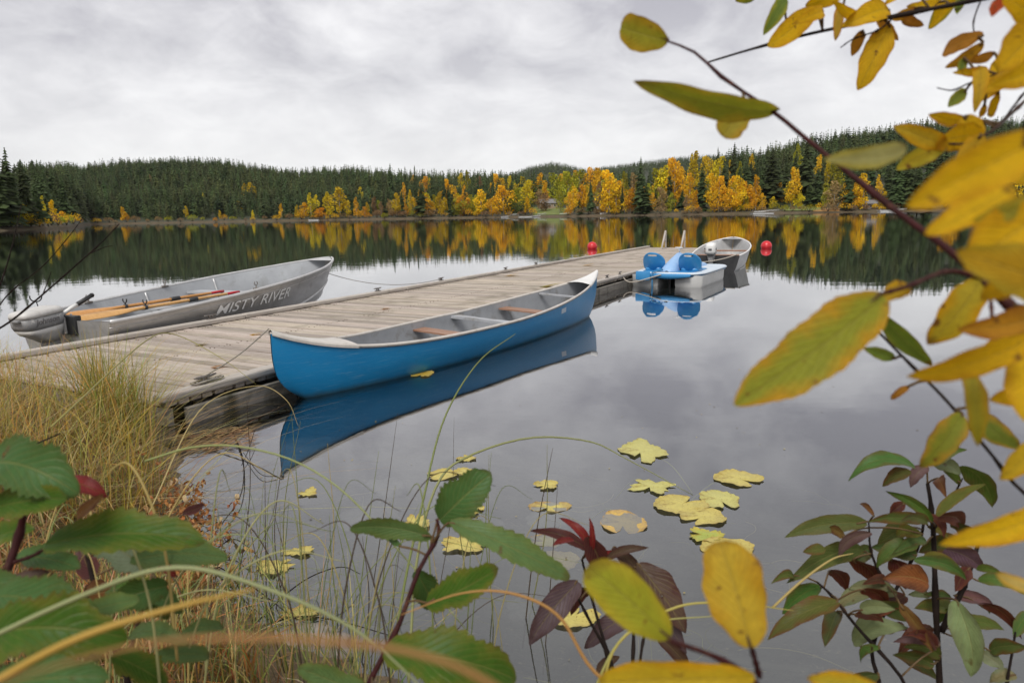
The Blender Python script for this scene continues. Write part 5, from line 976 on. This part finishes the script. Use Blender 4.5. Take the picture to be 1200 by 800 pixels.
gz = lambda x_, y_: float(ground_z(np.array(x_), np.array(y_)))
for pts, r_ in (([(1101, 800, 1.3), (1097, 720, 1.3), (1094, 630, 1.32), (1091, 592, 1.33), (1087, 566, 1.34)], .0075), ([(1030, 800, 1.26), (1022, 760, 1.27), (1042, 706, 1.3), (1076, 640, 1.33), (1084, 600, 1.34)], .0055), ([(1060, 800, 1.22), (1005, 735, 1.25), (975, 698, 1.27), (958, 682, 1.28)], .0045), ([(1103, 740, 1.3), (1128, 690, 1.3), (1143, 648, 1.31), (1150, 622, 1.32)], .006), ([(1180, 800, 1.3), (1186, 765, 1.3), (1190, 740, 1.3)], .004), ([(1045, 700, 1.3), (1022, 650, 1.3), (1018, 612, 1.3)], .003), ([(1094, 620, 1.32), (1115, 585, 1.32), (1128, 560, 1.32)], .003)):
    low = pts[0][1] >= 800; p = D(*pts[0]); stem(dog, pts, r_, r_*.45, 'twigdark', ground=(p[0]+.01, p[1]-.02, gz(p[0], p[1])-.05) if low else None)
for a in [(1072, 547, 994, 564, 24, 'g'), (1068, 553, 1034, 569, 20, 'b'), (1094, 545, 1134, 527, 15, 'g'), (1093, 541, 1126, 556, 22, 'p'), (1130, 545, 1161, 594, 32, 'g'), (1086, 546, 1067, 571, 19, 'v'), (1100, 560, 1108, 583, 17, 'o'), (1015, 611, 920, 631, 28, 'g'), (1092, 612, 1038, 574, 17, 'g'), (1098, 604, 1156, 567, 17, 'y'), (1082, 608, 1018, 613, 19, 'b'), (1068, 618, 1028, 640, 26, 'g'), (1100, 604, 1124, 624, 26, 'r'), (1012, 646, 920, 680, 30, 'g'), (1074, 637, 1028, 666, 25, 'g'), (1088, 684, 1034, 676, 38, 'o'), (1072, 654, 1132, 680, 21, 'g'), (1000, 655, 1026, 690, 28, 'r'), (972, 668, 992, 692, 22, 'r'), (962, 688, 916, 718, 28, 'g'), (982, 704, 900, 750, 30, 'b'), (980, 716, 968, 758, 24, 'b'), (985, 708, 1048, 690, 24, 'p'), (1000, 754, 1064, 734, 32, 'p'), (1055, 708, 1094, 764, 19, 'o'), (1055, 764, 1098, 798, 22, 'b'), (1122, 704, 1136, 792, 40, 'p'), (1108, 642, 1150, 668, 34, 'v'), (1145, 706, 1198, 748, 17, 'r'), (1146, 680, 1204, 697, 21, 'g'), (1160, 762, 1206, 758, 23, 'b'), (1150, 764, 1176, 784, 22, 'p'), (930, 674, 904, 684, 14, 'b'), (966, 642, 941, 647, 17, 'b'), (990, 628, 970, 619, 15, 'o'), (1044, 655, 1062, 690, 30, 'r'), (1020, 640, 1000, 665, 22, 'g'), (1060, 590, 1042, 604, 16, 'r'), (1116, 612, 1140, 640, 22, 'b'), (1188, 745, 1210, 720, 20, 'g'), (1190, 790, 1160, 800, 20, 'p'), (1030, 790, 1000, 812, 24, 'b'), (1080, 625, 1050, 628, 20, 'y'), (1010, 690, 1040, 712, 22, 'r'), (1125, 565, 1100, 548, 14, 'g'), (1136, 665, 1118, 692, 20, 'r'), (1024, 604, 1008, 590, 8, 'o')]+DEX:
    c1, c2 = DGc[a[5]]; c1 = tuple(v*random.uniform(.8, 1.2) for v in c1); leaf(dog, *a[:4], a[4]*1.18, 1.3+random.Random(int(a[0]*a[3])).uniform(-.09, .05), c1, c2, 'leafd' if a[5] in 'rov' else 'leafg', roll=None, fold=.35, tipp=1.25, arch=random.Random(int(a[0])).uniform(.04, .2), curl=random.Random(int(a[0])).uniform(-.05, .1))
Off(dog).fix()
# --- burgundy plant in the middle
bur = empty('burgundy_shrub', (.15, 1.15, .15), (0, 0, 0), 'small dark burgundy leaved shrub in front of the lily pads', 'shrub')
RD = {'r': ((.055, .014, .016), (.085, .022, .02)), 'R': ((.19, .016, .018), (.13, .012, .014)), 'v': ((.10, .065, .075), (.07, .035, .04)), 'b': ((.085, .05, .035), (.06, .022, .018))}
for pts in ([(722, 800, 1.2), (706, 745, 1.22), (692, 695, 1.24), (682, 655, 1.25)], [(740, 800, 1.2), (742, 735, 1.22), (730, 690, 1.24), (712, 655, 1.25)], [(748, 800, 1.2), (752, 760, 1.2), (760, 720, 1.22)], [(712, 770, 1.2), (690, 725, 1.2), (672, 690, 1.2)]):
    p = D(*pts[0]); stem(bur, pts, .0045, .002, 'twigdark', ground=(p[0]-.01, p[1]-.02, gz(p[0], p[1])-.05))
for a in [(676, 680, 622, 757, 48, 'v'), (690, 646, 622, 620, 20, 'r'), (690, 628, 703, 678, 38, 'r'), (748, 660, 803, 742, 56, 'b'), (692, 642, 656, 606, 16, 'R'), (694, 645, 690, 606, 11, 'R'), (696, 650, 736, 650, 10, 'R'), (745, 665, 716, 645, 18, 'b'), (748, 700, 806, 764, 36, 'v'), (742, 722, 684, 758, 36, 'v'), (690, 690, 668, 720, 26, 'r'), (720, 640, 744, 670, 24, 'v'), (770, 745, 810, 788, 24, 'b'), (700, 788, 726, 768, 20, 'b'), (672, 632, 648, 640, 12, 'R'), (712, 655, 760, 640, 16, 'b')]:
    c1, c2 = RD[a[5]]; leaf(bur, *a[:5], 1.22+random.Random(int(a[0]*a[3])).uniform(-.06, .05), c1, c2, 'leafd', fold=.35, tipp=1.2, arch=.08)
Off(bur).fix()
# --- green alder sprig in the middle
AG1, AG2, AG3 = ((.060, .130, .035), (.060, .100, .020)), ((.10, .17, .055), (.12, .16, .04)), ((.050, .110, .010), (.12, .13, .015))
ald = empty('alder_sprig', (-.2, .75, .3), (0, 0, 0), 'thin alder sprig with six green toothed leaves at bottom centre', 'shrub')
p = D(385, 920, .80); stem(ald, [(385, 920, .80), (430, 806, .84), (466, 735, .86), (490, 670, .88), (513, 628, .9), (512, 608, .9)], .0050, .0022, 'twigred', ground=(p[0]-.02, p[1]-.03, .22))
for a in [(514, 607, 577, 556, 62, .90, AG1, .1), (506, 628, 410, 621, 30, .90, AG2, .5), (527, 612, 668, 676, 40, .86, AG2, .4), (500, 706, 584, 666, 48, .84, AG3, .3), (488, 668, 506, 712, 40, .90, AG1, .2), (452, 758, 604, 800, 78, .74, AG3, .25), (436, 812, 348, 784, 40, .80, AG2, .3), (470, 640, 455, 628, 10, .9, AG1, .2)]: leaf(ald, *a[:5], a[5], *a[6], mat='leafg', roll=a[7], serr=.10, lob=.13, fold=.25, tipp=.8, att=(505, 640, .9) if a[1] < 640 else None)
Off(ald).fix()
# --- alder shrub at the left
alb = empty('alder_shrub', (-.6, .6, .25), (0, 0, 0), 'shrub with large toothed green leaves and a few red ones at the left edge', 'shrub')
p = D(0, 700, .66); stem(alb, [(-25, 800, .62), (2, 690, .66), (22, 628, .68), (28, 600, .68)], .0060, .0034, 'twigred', ground=(-.62, .52, .25)); stem(alb, [(150, 800, .95), (128, 740, .96), (112, 690, .97), (100, 640, .98)], .006, .003, 'twigdark', ground=(-.72, .95, .2)); stem(alb, [(12, 660, .67), (40, 650, .68), (62, 636, .68)], .0022, .0016, 'twigred'); stem(alb, [(150, 770, .9), (165, 720, .9), (172, 690, .9)], .003, .002, 'twigbrown')
for a in [(-20, 545, 92, 580, 82, .66, AG1, .1), (-25, 596, 78, 588, 48, .64, AG3, .2), (56, 634, 238, 640, 62, .68, AG3, .45), (152, 660, 268, 650, 40, .80, AG2, .3), (168, 668, 110, 626, 48, .82, ((.21, .26, .17), (.17, .22, .13)), .1), (-10, 700, 118, 722, 64, .62, AG1, .2), (-20, 752, 150, 742, 92, .56, AG3, .1), (92, 722, 164, 700, 30, .66, AG2, .3), (-20, 812, 128, 792, 66, .52, AG1, .2), (200, 686, 134, 706, 44, .85, AG1, .3), (150, 748, 222, 752, 26, .8, AG2, .4), (210, 746, 262, 736, 22, .9, AG2, .4), (-20, 690, 30, 700, 40, .68, AG1, .3), (128, 690, 196, 726, 40, .92, AG3, .6), (60, 742, 118, 772, 44, .7, AG2, .3), (120, 740, 60, 700, 36, .9, AG1, .5), (20, 650, 92, 668, 36, .8, AG1, .4), (130, 770, 196, 800, 44, .75, AG3, .3), (30, 780, 96, 760, 40, .66, AG3, .5), (108, 650, 150, 612, 30, .96, AG1, .2), (168, 700, 214, 716, 26, .9, AG1, .3), (-10, 640, 40, 622, 34, .75, AG3, .5), (180, 770, 246, 770, 30, .8, AG2, .4)]: leaf(alb, *a[:5], a[5], *a[6], mat='leafg', roll=a[7], serr=.11, lob=.16, fold=.40, tipp=.8, arch=.07)
for a in [(76, 566, 126, 582, 30, .75, 'R'), (90, 604, 122, 580, 18, .75, 'o'), (-10, 690, 62, 672, 26, .8, 'b'), (98, 700, 132, 690, 46, .95, 'o'), (214, 600, 240, 592, 15, 1.0, 'r'), (152, 644, 178, 640, 16, .95, 'R'), (185, 660, 206, 676, 14, .95, 'R'), (40, 690, 62, 650, 40, .95, 'o'), (100, 620, 70, 640, 30, .9, 'R'), (110, 676, 90, 640, 34, 1.0, 'r'), (170, 655, 195, 640, 14, 1., 'r')]:
    c1, c2 = RD[a[6]] if a[6] in RD else DGc[a[6]]; leaf(alb, *a[:5], a[5], c1, c2, 'leafd')
Off(alb).fix()
# ------------------------------------------------------------------ grass on the bank
def ribbon(b, p0, h_, lean, curve, w_, col, seg=6, az_=None):
    az_ = random.uniform(0, 6.28) if az_ is None else az_; dx_, dy_ = math.cos(az_), math.sin(az_); sx, sy = -dy_*w_/2, dx_*w_/2; k = len(b.v); tw = random.uniform(-1, 1)
    for i in range(seg+1):
        f = i/seg; r_ = h_*(lean*f+curve*f*f*f); z_ = h_*(f-.28*curve*f*f*f-.1*lean*f); ww = (1-f**2.2)*.95+.05; a = tw*f; ca, sa = math.cos(a), math.sin(a); ox, oy = (sx*ca-sy*sa)*ww, (sx*sa+sy*ca)*ww
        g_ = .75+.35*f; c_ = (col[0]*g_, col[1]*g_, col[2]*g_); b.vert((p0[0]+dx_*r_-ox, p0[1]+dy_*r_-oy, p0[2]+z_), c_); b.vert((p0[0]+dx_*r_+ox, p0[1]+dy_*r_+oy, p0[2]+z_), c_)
    for i in range(seg): b.face(k+2*i, k+2*i+1, k+2*i+3, k+2*i+2)
GC = [(.46, .33, .07), (.40, .31, .07), (.50, .32, .05), (.30, .28, .06), (.20, .20, .045), (.50, .38, .14), (.34, .22, .07), (.48, .28, .05)]
def inpoly(x_, y_, poly):
    c_ = False
    for i in range(len(poly)):
        (x1, y1), (x2, y2) = poly[i], poly[i-1]
        if (y1 > y_) != (y2 > y_) and x_ < (x2-x1)*(y_-y1)/(y2-y1)+x1: c_ = not c_
    return c_
def tuft(n, poly, h0, h1, cols, z0=.12, wmul=1., flat=0.):
    xs = [p_[0] for p_ in poly]; ys = [p_[1] for p_ in poly]; b = MB(); k = 0
    while k < n:
        x_, y_ = random.uniform(min(xs), max(xs)), random.uniform(min(ys), max(ys))
        if not inpoly(x_, y_, poly): continue
        k += 1; p_ = W(x_, y_, z0); p_[2] = gz_fast(p_[0], p_[1])-.02
        b_h = random.uniform(h0, h1); ribbon(b, p_, b_h, flat+abs(random.gauss(.16, .22)), max(0, random.gauss(.40, .45)), random.uniform(.0028, .0060)*wmul, tuple(v*random.uniform(.75, 1.2) for v in random.choice(cols)))
    return b
_gx = np.linspace(-9, 4, 261); _gy = np.linspace(-1, 11, 241); _GX, _GY = np.meshgrid(_gx, _gy); _GZ = ground_z(_GX, _GY)
def gz_fast(x_, y_): return float(_GZ[int(np.clip(round((y_+1)/12*240), 0, 240)), int(np.clip(round((x_+9)/13*260), 0, 260))])
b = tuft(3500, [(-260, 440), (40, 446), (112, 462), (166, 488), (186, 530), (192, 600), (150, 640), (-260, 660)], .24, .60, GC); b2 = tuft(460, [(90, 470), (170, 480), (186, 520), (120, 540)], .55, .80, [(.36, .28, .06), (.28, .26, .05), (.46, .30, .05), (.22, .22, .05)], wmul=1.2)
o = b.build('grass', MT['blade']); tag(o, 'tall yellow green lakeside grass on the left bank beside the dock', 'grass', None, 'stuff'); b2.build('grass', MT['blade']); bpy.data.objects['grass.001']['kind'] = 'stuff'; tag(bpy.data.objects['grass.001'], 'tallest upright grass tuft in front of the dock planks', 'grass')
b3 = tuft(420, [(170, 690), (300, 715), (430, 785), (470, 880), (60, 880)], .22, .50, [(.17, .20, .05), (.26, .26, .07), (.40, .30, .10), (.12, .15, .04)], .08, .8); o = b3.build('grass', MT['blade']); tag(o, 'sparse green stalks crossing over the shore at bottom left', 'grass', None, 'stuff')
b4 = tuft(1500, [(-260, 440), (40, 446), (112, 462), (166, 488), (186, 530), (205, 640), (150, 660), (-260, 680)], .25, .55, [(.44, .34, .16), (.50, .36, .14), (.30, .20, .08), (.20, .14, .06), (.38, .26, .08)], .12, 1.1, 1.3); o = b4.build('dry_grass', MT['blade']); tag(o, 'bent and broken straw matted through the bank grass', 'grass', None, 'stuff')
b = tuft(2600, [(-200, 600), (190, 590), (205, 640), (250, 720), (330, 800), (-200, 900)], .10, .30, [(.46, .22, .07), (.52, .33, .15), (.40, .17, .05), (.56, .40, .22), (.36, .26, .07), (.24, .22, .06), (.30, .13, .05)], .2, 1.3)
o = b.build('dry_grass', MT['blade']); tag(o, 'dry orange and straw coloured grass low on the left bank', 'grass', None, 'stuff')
# curled rusty dead leaves by the water
b = MB(); rr = random.Random(9)
for i in range(420):
    x_ = rr.gauss(222, 24); y_ = rr.uniform(575, 720)+(x_-222)*.1; p_ = W(x_, y_, .1); p_[2] = max(gz_fast(p_[0], p_[1]), 0)+rr.uniform(0, .22); c_ = rr.choice([(.46, .20, .06), (.40, .15, .045), (.52, .30, .12), (.58, .42, .24), (.34, .11, .04)]); pts = []
    a0 = rr.uniform(0, 6.28); s_ = rr.uniform(.012, .03); w_ = rr.uniform(.004, .009); ax_ = np.array([rr.gauss(0, 1), rr.gauss(0, 1), rr.gauss(0, .6)]); ax_ /= np.linalg.norm(ax_); ot = np.cross(ax_, [0, 0, 1.]); ot /= np.linalg.norm(ot)+1e-6; up_ = np.cross(ot, ax_); k = len(b.v); b.col = c_
    for j in range(7):
        a = a0+j*.75; q = p_+s_*(math.cos(a)*ot+math.sin(a)*up_)*(1-.06*j); ww = w_*math.sin(math.pi*(j+.5)/7)+.001; b.vert(q-ax_*ww); b.vert(q+ax_*ww)
    for j in range(6): b.face(k+2*j, k+2*j+1, k+2*j+3, k+2*j+2)
o = b.build('leaf_litter', MT['blade'], None, True); tag(o, 'curled rust coloured dead leaves clinging by the left waterline', 'dead leaves', None, 'stuff')
b = MB()
for i in range(520):
    x_, y_ = rr.uniform(200, 296), rr.uniform(505, 528); y_ -= (x_-250)*.12; p_ = W(x_, y_, .01)+[0, 0, rr.uniform(.0, .02)]; b.col = rr.choice([(.42, .22, .09), (.52, .32, .15), (.30, .16, .07), (.20, .13, .06)]); ln = rr.uniform(.02, .08); a = rr.gauss(.5, .5); dd_ = np.array([math.cos(a), math.sin(a), rr.gauss(0, .08)])*ln; s_ = np.array([-math.sin(a), math.cos(a), 0])*rr.uniform(.002, .006); k = len(b.v)
    for q in (p_-s_, p_+s_, p_+dd_+s_*.5, p_+dd_-s_*.5): b.vert(q)
    b.face(k, k+1, k+2, k+3)
o = b.build('reed_debris', MT['blade']); tag(o, 'mat of broken brown reed stalks floating at the near dock corner', 'debris', None, 'stuff')
# ------------------------------------------------------------------ single reeds and long grass stalks
def reed(pts, r_, col, label, group, wet=False):
    q = spline([D(*p_) for p_ in pts], 30); b = MB(); b.col = col; b.tube(q, [r_*(1-.75*(i/29)**2) for i in range(30)], 5); o = b.build('reed', MT['reed'], None, True); tag(o, label, 'reed', group)
g1, g2, g3, g4 = (.17, .20, .06), (.24, .25, .10), (.40, .30, .10), (.36, .17, .05)
reed([(452, 830, 1.9), (473, 690, 2.0), (495, 590, 2.1), (520, 492, 2.2), (560, 425, 2.3), (604, 391, 2.4)], .0042, g1, 'tall green reed arching up across the blue canoe', 'long reeds')
reed([(478, 820, 1.6), (488, 660, 1.7), (512, 568, 1.75), (548, 535, 1.8), (620, 513, 1.85), (690, 517, 1.9), (735, 538, 1.9), (812, 580, 1.9)], .0036, g2, 'long reed bowing right over the lily pads', 'long reeds')
reed([(170, 540, 1.0), (225, 524, 1.0), (280, 523, 1.0), (345, 540, 1.0), (405, 578, .98), (470, 648, .95), (540, 730, .9), (620, 830, .85)], .0017, (.27, .30, .11), 'pale green stalk curving from the grass across the canoe reflection', 'long reeds')
reed([(640, 860, .17), (570, 798, .17), (490, 766, .17), (400, 752, .17), (280, 747, .17), (180, 753, .17), (80, 776, .17), (-80, 822, .17)], .0010, (.30, .15, .05), 'wide blurred brown stalk along the bottom left, close to the camera', 'long reeds')
reed([(-60, 770, .5), (90, 700, .5), (200, 665, .5), (300, 685, .5), (420, 740, .5), (520, 830, .5)], .0022, (.26, .28, .13), 'blurred pale green stalk bowing over the lower left', 'long reeds')
reed([(-60, 830, .32), (80, 752, .32), (210, 710, .33), (300, 690, .34)], .0022, (.42, .26, .05), 'blurred orange grass blade at the bottom left corner', 'long reeds')
reed([(800, 860, .7), (700, 790, .7), (655, 722, .7), (600, 695, .7), (540, 695, .7), (470, 720, .7)], .0020, (.38, .20, .06), 'orange brown stalk arching left of the burgundy shrub', 'long reeds')
reed([(700, 860, .9), (720, 760, .9), (790, 712, .9), (860, 707, .9), (930, 715, .9)], .0022, (.38, .32, .08), 'yellowish stalk arching right beside the burgundy shrub', 'long reeds')
reed([(690, 860, .9), (700, 800, .9), (745, 735, .9), (850, 720, .9)], .0020, (.34, .32, .10), 'second yellowish stalk under the olive blurred leaf', 'long reeds')
reed([(905, 712, 1.1), (940, 680, 1.1), (975, 655, 1.1), (1000, 648, 1.1)], .0022, (.40, .30, .10), 'straw coloured blade draped across the dogwood leaves', 'long reeds')
reed([(60, 500, 1.4), (170, 400, 2.2), (205, 392, 2.4), (260, 420, 2.4), (300, 450, 2.4)], .0020, (.30, .27, .08), 'olive stalk bowing over the near dock planks', 'long reeds')
reed([(175, 600, 1.9), (235, 480, 2.2), (300, 452, 2.4), (335, 468, 2.4), (350, 500, 2.4)], .002, (.42, .33, .14), 'straw coloured stalk bowing towards the canoe stem', 'long reeds')
rr = random.Random(55)
for i in range(34):
    x_, y_ = rr.uniform(200, 600), rr.uniform(790, 860); d_ = rr.uniform(1.0, 1.9); dx_ = rr.choice([rr.uniform(-120, -20), rr.uniform(20, 160)]); hh_ = rr.uniform(130, 290); reed([(x_, y_, d_), (x_+dx_*.2, y_-hh_*.55, d_), (x_+dx_*.7, y_-hh_, d_*1.02), (x_+dx_*1.35, y_-hh_*.96, d_*1.04)], rr.uniform(.0009, .0019), rr.choice([g1, g1, (.12, .15, .045), (.19, .20, .07), (.30, .25, .09), (.06, .04, .025)]), 'thin bent sedge stalk crossing the dark shallows at bottom centre', 'bent stalks in the shallows')
rr = random.Random(33)
for i in range(24):
    x_, y_ = rr.uniform(-20, 260), rr.uniform(760, 860); d_ = rr.uniform(.75, 1.5); dx_ = rr.uniform(-60, 150); hh_ = rr.uniform(120, 260); reed([(x_, y_, d_), (x_+dx_*.3, y_-hh_*.6, d_), (x_+dx_, y_-hh_, d_*1.02), (x_+dx_*1.7, y_-hh_*.9, d_*1.04)], rr.uniform(.0010, .0020), rr.choice([g2, g3, (.34, .33, .14), (.44, .33, .12), (.22, .26, .08)]), 'thin arching grass stalk among the big green leaves at lower left', 'arching stalks at the lower left')
rr = random.Random(21)
for i in range(46):
    x_ = rr.choice([rr.uniform(255, 350), rr.uniform(300, 460), rr.uniform(420, 640)]); y_ = rr.uniform(690, 800); base = W(x_, y_, -.05); d0 = P(base)[2]; top = (x_+rr.gauss(4, 26), y_-rr.uniform(110, 260)); col = rr.choice([g1, g1, (.13, .17, .05), (.20, .20, .07), g3, (.07, .05, .03)]); m_ = ((x_+top[0])/2+rr.gauss(0, 8), (y_+top[1])/2)
    reed([(x_, y_+20, d0), (m_[0], m_[1], d0*.99), (top[0], top[1], d0*.98)], rr.uniform(.0014, .0028), col, 'thin upright reed standing in the shallows at bottom centre', 'thin reeds in the shallows')
b = MB(); rw = random.Random(5)
for i in range(60):
    x_, y_ = rw.uniform(330, 1000), rw.uniform(560, 800); p_ = W(x_, y_, -.08); a = rw.uniform(0, 6.28); q = [p_]; b.col = rw.choice([(.24, .22, .10), (.16, .15, .07), (.30, .26, .14)])
    for k in range(4): a += rw.gauss(0, .6); q.append(q[-1]+np.array([math.cos(a), math.sin(a), rw.gauss(0, .1)])*rw.uniform(.05, .13)); q[-1][2] = min(q[-1][2], -.015)
    b.tube(spline(q, 14), .0022, 4)
o = b.build('waterweed', MT['reed'], None, True); tag(o, 'thin drowned stalks and weed drifting under the water surface', 'water weed', None, 'stuff')
b = MB()
for i in range(150):
    x_, y_ = rw.choice([(rw.uniform(230, 1000), rw.uniform(470, 790)), (rw.uniform(240, 420), rw.uniform(500, 760)), (rw.uniform(700, 1150), rw.uniform(350, 560))]); p_ = W(x_, y_, .003); a = rw.uniform(0, 6.28); s_ = rw.uniform(.003, .011); e_ = s_*rw.uniform(.25, .8); ca, sa = math.cos(a), math.sin(a); b.col = rw.choice([(.32, .24, .12), (.12, .09, .05), (.45, .36, .12), (.22, .20, .14)]); k = len(b.v)
    for u_, v_ in ((-1, 0), (-.2, -1), (1, -.2), (.3, 1)): b.vert(p_+np.array([u_*s_*ca-v_*e_*sa, u_*s_*sa+v_*e_*ca, rw.uniform(0, .002)]))
    b.face(k, k+1, k+2, k+3)
o = b.build('floating_debris', MT['blade']); tag(o, 'specks of leaf and bark litter floating on the calm water', 'debris', None, 'stuff')
# bare dark twigs
def twig(pts, r_, label, side=()):
    o = empty('bare_twig', D(*pts[0]), (0, 0, 0), label, 'twig', 'bare twigs'); b = MB(); q = spline([D(*p_) for p_ in pts], 24); b.tube(q, [r_*(1-.6*i/23)*(1.3 if i % 5 == 2 else 1) for i in range(24)], 6); b.build('stem', MT['twigdark'], o, True)
    for s_ in side: b = MB(); b.tube(spline([D(*p_) for p_ in s_], 10), [r_*.5*(1-.06*i) for i in range(10)], 5); b.build('side_twig', MT['twigdark'], o, True)
    Off(o).fix()
twig([(-30, 400, 1.5), (10, 378, 1.5), (50, 345, 1.5), (90, 310, 1.5), (120, 283, 1.5), (140, 262, 1.5)], .0026, 'longest bare dark twig rising over the outboard motor', [[(50, 345, 1.5), (56, 330, 1.5), (60, 318, 1.5)], [(105, 297, 1.5), (122, 290, 1.5), (132, 288, 1.5)]])
twig([(-30, 410, 1.8), (5, 350, 1.8), (50, 312, 1.8), (80, 278, 1.8), (98, 254, 1.8)], .0019, 'middle bare twig leaning over the lake at the left', []); twig([(-10, 360, 1.6), (5, 320, 1.6), (15, 285, 1.6), (25, 240, 1.6)], .002, 'steep bare twig at the far left edge', [])
twig([(-20, 545, 1.3), (30, 525, 1.3), (70, 508, 1.3)], .003, 'bare dark twig lying on the grass above the green leaves', [[(20, 530, 1.3), (36, 528, 1.3), (48, 535, 1.3)]])
def wtwig(pts, r_, label, side=()):
    o = empty('bare_twig', W(*pts[0][:2], pts[0][2]), (0, 0, 0), label, 'twig', 'bare twigs'); b = MB(); q = spline([W(*p_) for p_ in pts], 24); b.tube(q, [r_*(1-.6*i/23) for i in range(24)], 6); b.build('stem', MT['twigdark'], o, True)
    for s_ in side: b = MB(); b.tube(spline([W(*p_) for p_ in s_], 10), r_*.5, 5); b.build('side_twig', MT['twigdark'], o, True)
    Off(o).fix()
wtwig([(290, 740, .02), (330, 700, .06), (365, 675, .10), (400, 664, .10), (422, 672, .04)], .0032, 'arched dark twig over the shallow water at lower left', []); wtwig([(250, 660, .02), (300, 690, .05), (340, 720, .03), (370, 735, .01)], .003, 'dark twig slanting down across the star shaped pad', []); wtwig([(300, 735, .03), (350, 722, .04), (400, 728, .04), (460, 745, .02)], .0035, 'low dark twig at the stony shore edge', [])
wtwig([(275, 510, .01), (285, 540, .02), (282, 580, .03), (255, 620, .02), (235, 650, .02)], .004, 'dark forked branch in the water below the dock corner', [[(285, 530, .02), (305, 555, .02), (325, 558, .01)], [(283, 545, .02), (292, 525, .04), (298, 505, .06)]]); wtwig([(240, 655, .02), (270, 632, .05), (290, 640, .06), (305, 655, .03)], .003, 'small dark root tangle at the left waterline', [[(265, 634, .05), (258, 622, .08), (262, 610, .10)]])
# weathered stone at the waterline, bottom left of centre
b = MB(); bm = bmesh.new(); bmesh.ops.create_icosphere(bm, subdivisions=4, radius=1)
p = W(345, 768, 0); 
for v in bm.verts: c_ = v.co; n_ = 1+.10*math.sin(4*c_.x+2*c_.y)+.07*math.sin(9*c_.y+3*c_.z)+.03*math.sin(19*c_.x); v.co = Vector((c_.x*.22*n_, c_.y*.13*n_, c_.z*.055*n_))
me = bpy.data.meshes.new('stone'); bm.to_mesh(me); bm.free(); me.polygons.foreach_set('use_smooth', [True]*len(me.polygons)); me.materials.append(pmat('pale_stone', (.33, .29, .25), (.22, .19, .165), 14, .85, bump=.01, bscale=40, dirt=(.13, .10, .07), dscale=12)); o = bpy.data.objects.new('stone', me); COL.objects.link(o); o.location = (p[0], p[1], .01); o.rotation_euler = (0, 0, .3); tag(o, 'flat pale stone at the waterline below the bare twigs', 'stone')
mesunk = me.copy(); mesunk.materials.clear(); mesunk.materials.append(pmat('silty_stone', (.21, .20, .18), (.14, .13, .12), 8, .9, bump=.01))
# sunken stones seen through the shallows
rr = random.Random(4)
for i, (px, py, s_) in enumerate(((290, 600, .16), (420, 590, .22), (510, 600, .15), (380, 700, .12), (640, 540, .24), (560, 560, .2), (450, 545, .2), (610, 680, .12), (880, 690, .15))):
    p = W(px, py, -.2); p[2] = gz_fast(p[0], p[1]); o = bpy.data.objects.new('sunken_stone', mesunk); COL.objects.link(o); o.location = p; o.scale = (s_*4, s_*5, s_*5); o.rotation_euler = (0, 0, rr.uniform(0, 6)); tag(o, 'dim stone on the lake bed under the shallow water', 'stone', 'sunken stones on the lake bed')
# leaves lying on the dock
for i, (px, py, s_, c_, lab) in enumerate(((600, 323, 9, GOLD, 'small yellow leaf lying on the dock left of canoe tip'), (645, 336, 14, OLV, 'olive leaf cluster on the dock beside the canoe tip'), (235, 404, 8, OLV, 'small green leaf lying on the dock by the motorboat'), (300, 392, 8, GOLD, 'yellow leaf on the planks left of the canoe rope'), (452, 362, 7, ORG, 'rusty leaf on the planks above the canoe middle'), (255, 430, 9, ORG, 'brown leaf beside the coiled rope on the dock'), (690, 311, 8, GOLD, 'yellow leaf on the far planks behind the canoe tip'))):
    o = empty('fallen_leaf', W(px, py, DZ), (0, 0, 0), lab, 'leaf', 'leaves fallen on the dock'); p = W(px, py, DZ+.006); d_ = P(p)[2]; b = MB(); b.col = c_; b.col2 = ORG; w_ = s_/F*d_; k = [b.vert(p+np.array(v)*w_, None, uv) for v, uv in (((-1, 0, 0), (0, 0)), ((-.2, -.8, .15), (.4, -1)), ((1, .3, .3), (1, 0)), ((.1, .9, .1), (.5, 1)))]; b.face(*k); b.build('blade', MT['leafy'], o); Off(o).fix()
# ------------------------------------------------------------------ thin autumn haze over the lake
HX, HY0, HY1, HZ0, HZ1 = 6000., -200., 6000., -5., 420.
b = MB(); b.box((0, (HY0+HY1)/2, (HZ0+HZ1)/2), (2*HX, HY1-HY0, HZ1-HZ0)); mt = bpy.data.materials.new('haze'); mt.use_nodes = True; t = mt.node_tree; t.nodes.clear()
vo = t.nodes.new('ShaderNodeVolumePrincipled'); vo.inputs['Color'].default_value = (.86, .89, .94, 1); vo.inputs['Density'].default_value = .000025; vo.inputs['Anisotropy'].default_value = .2
ou = t.nodes.new('ShaderNodeOutputMaterial'); t.links.new(vo.outputs[0], ou.inputs['Volume']); o = b.build('haze', mt); o['kind'] = 'stuff'; tag(o, 'thin pale haze in the air over the lake and hills', 'haze')
SC.cycles.volume_bounces = 1
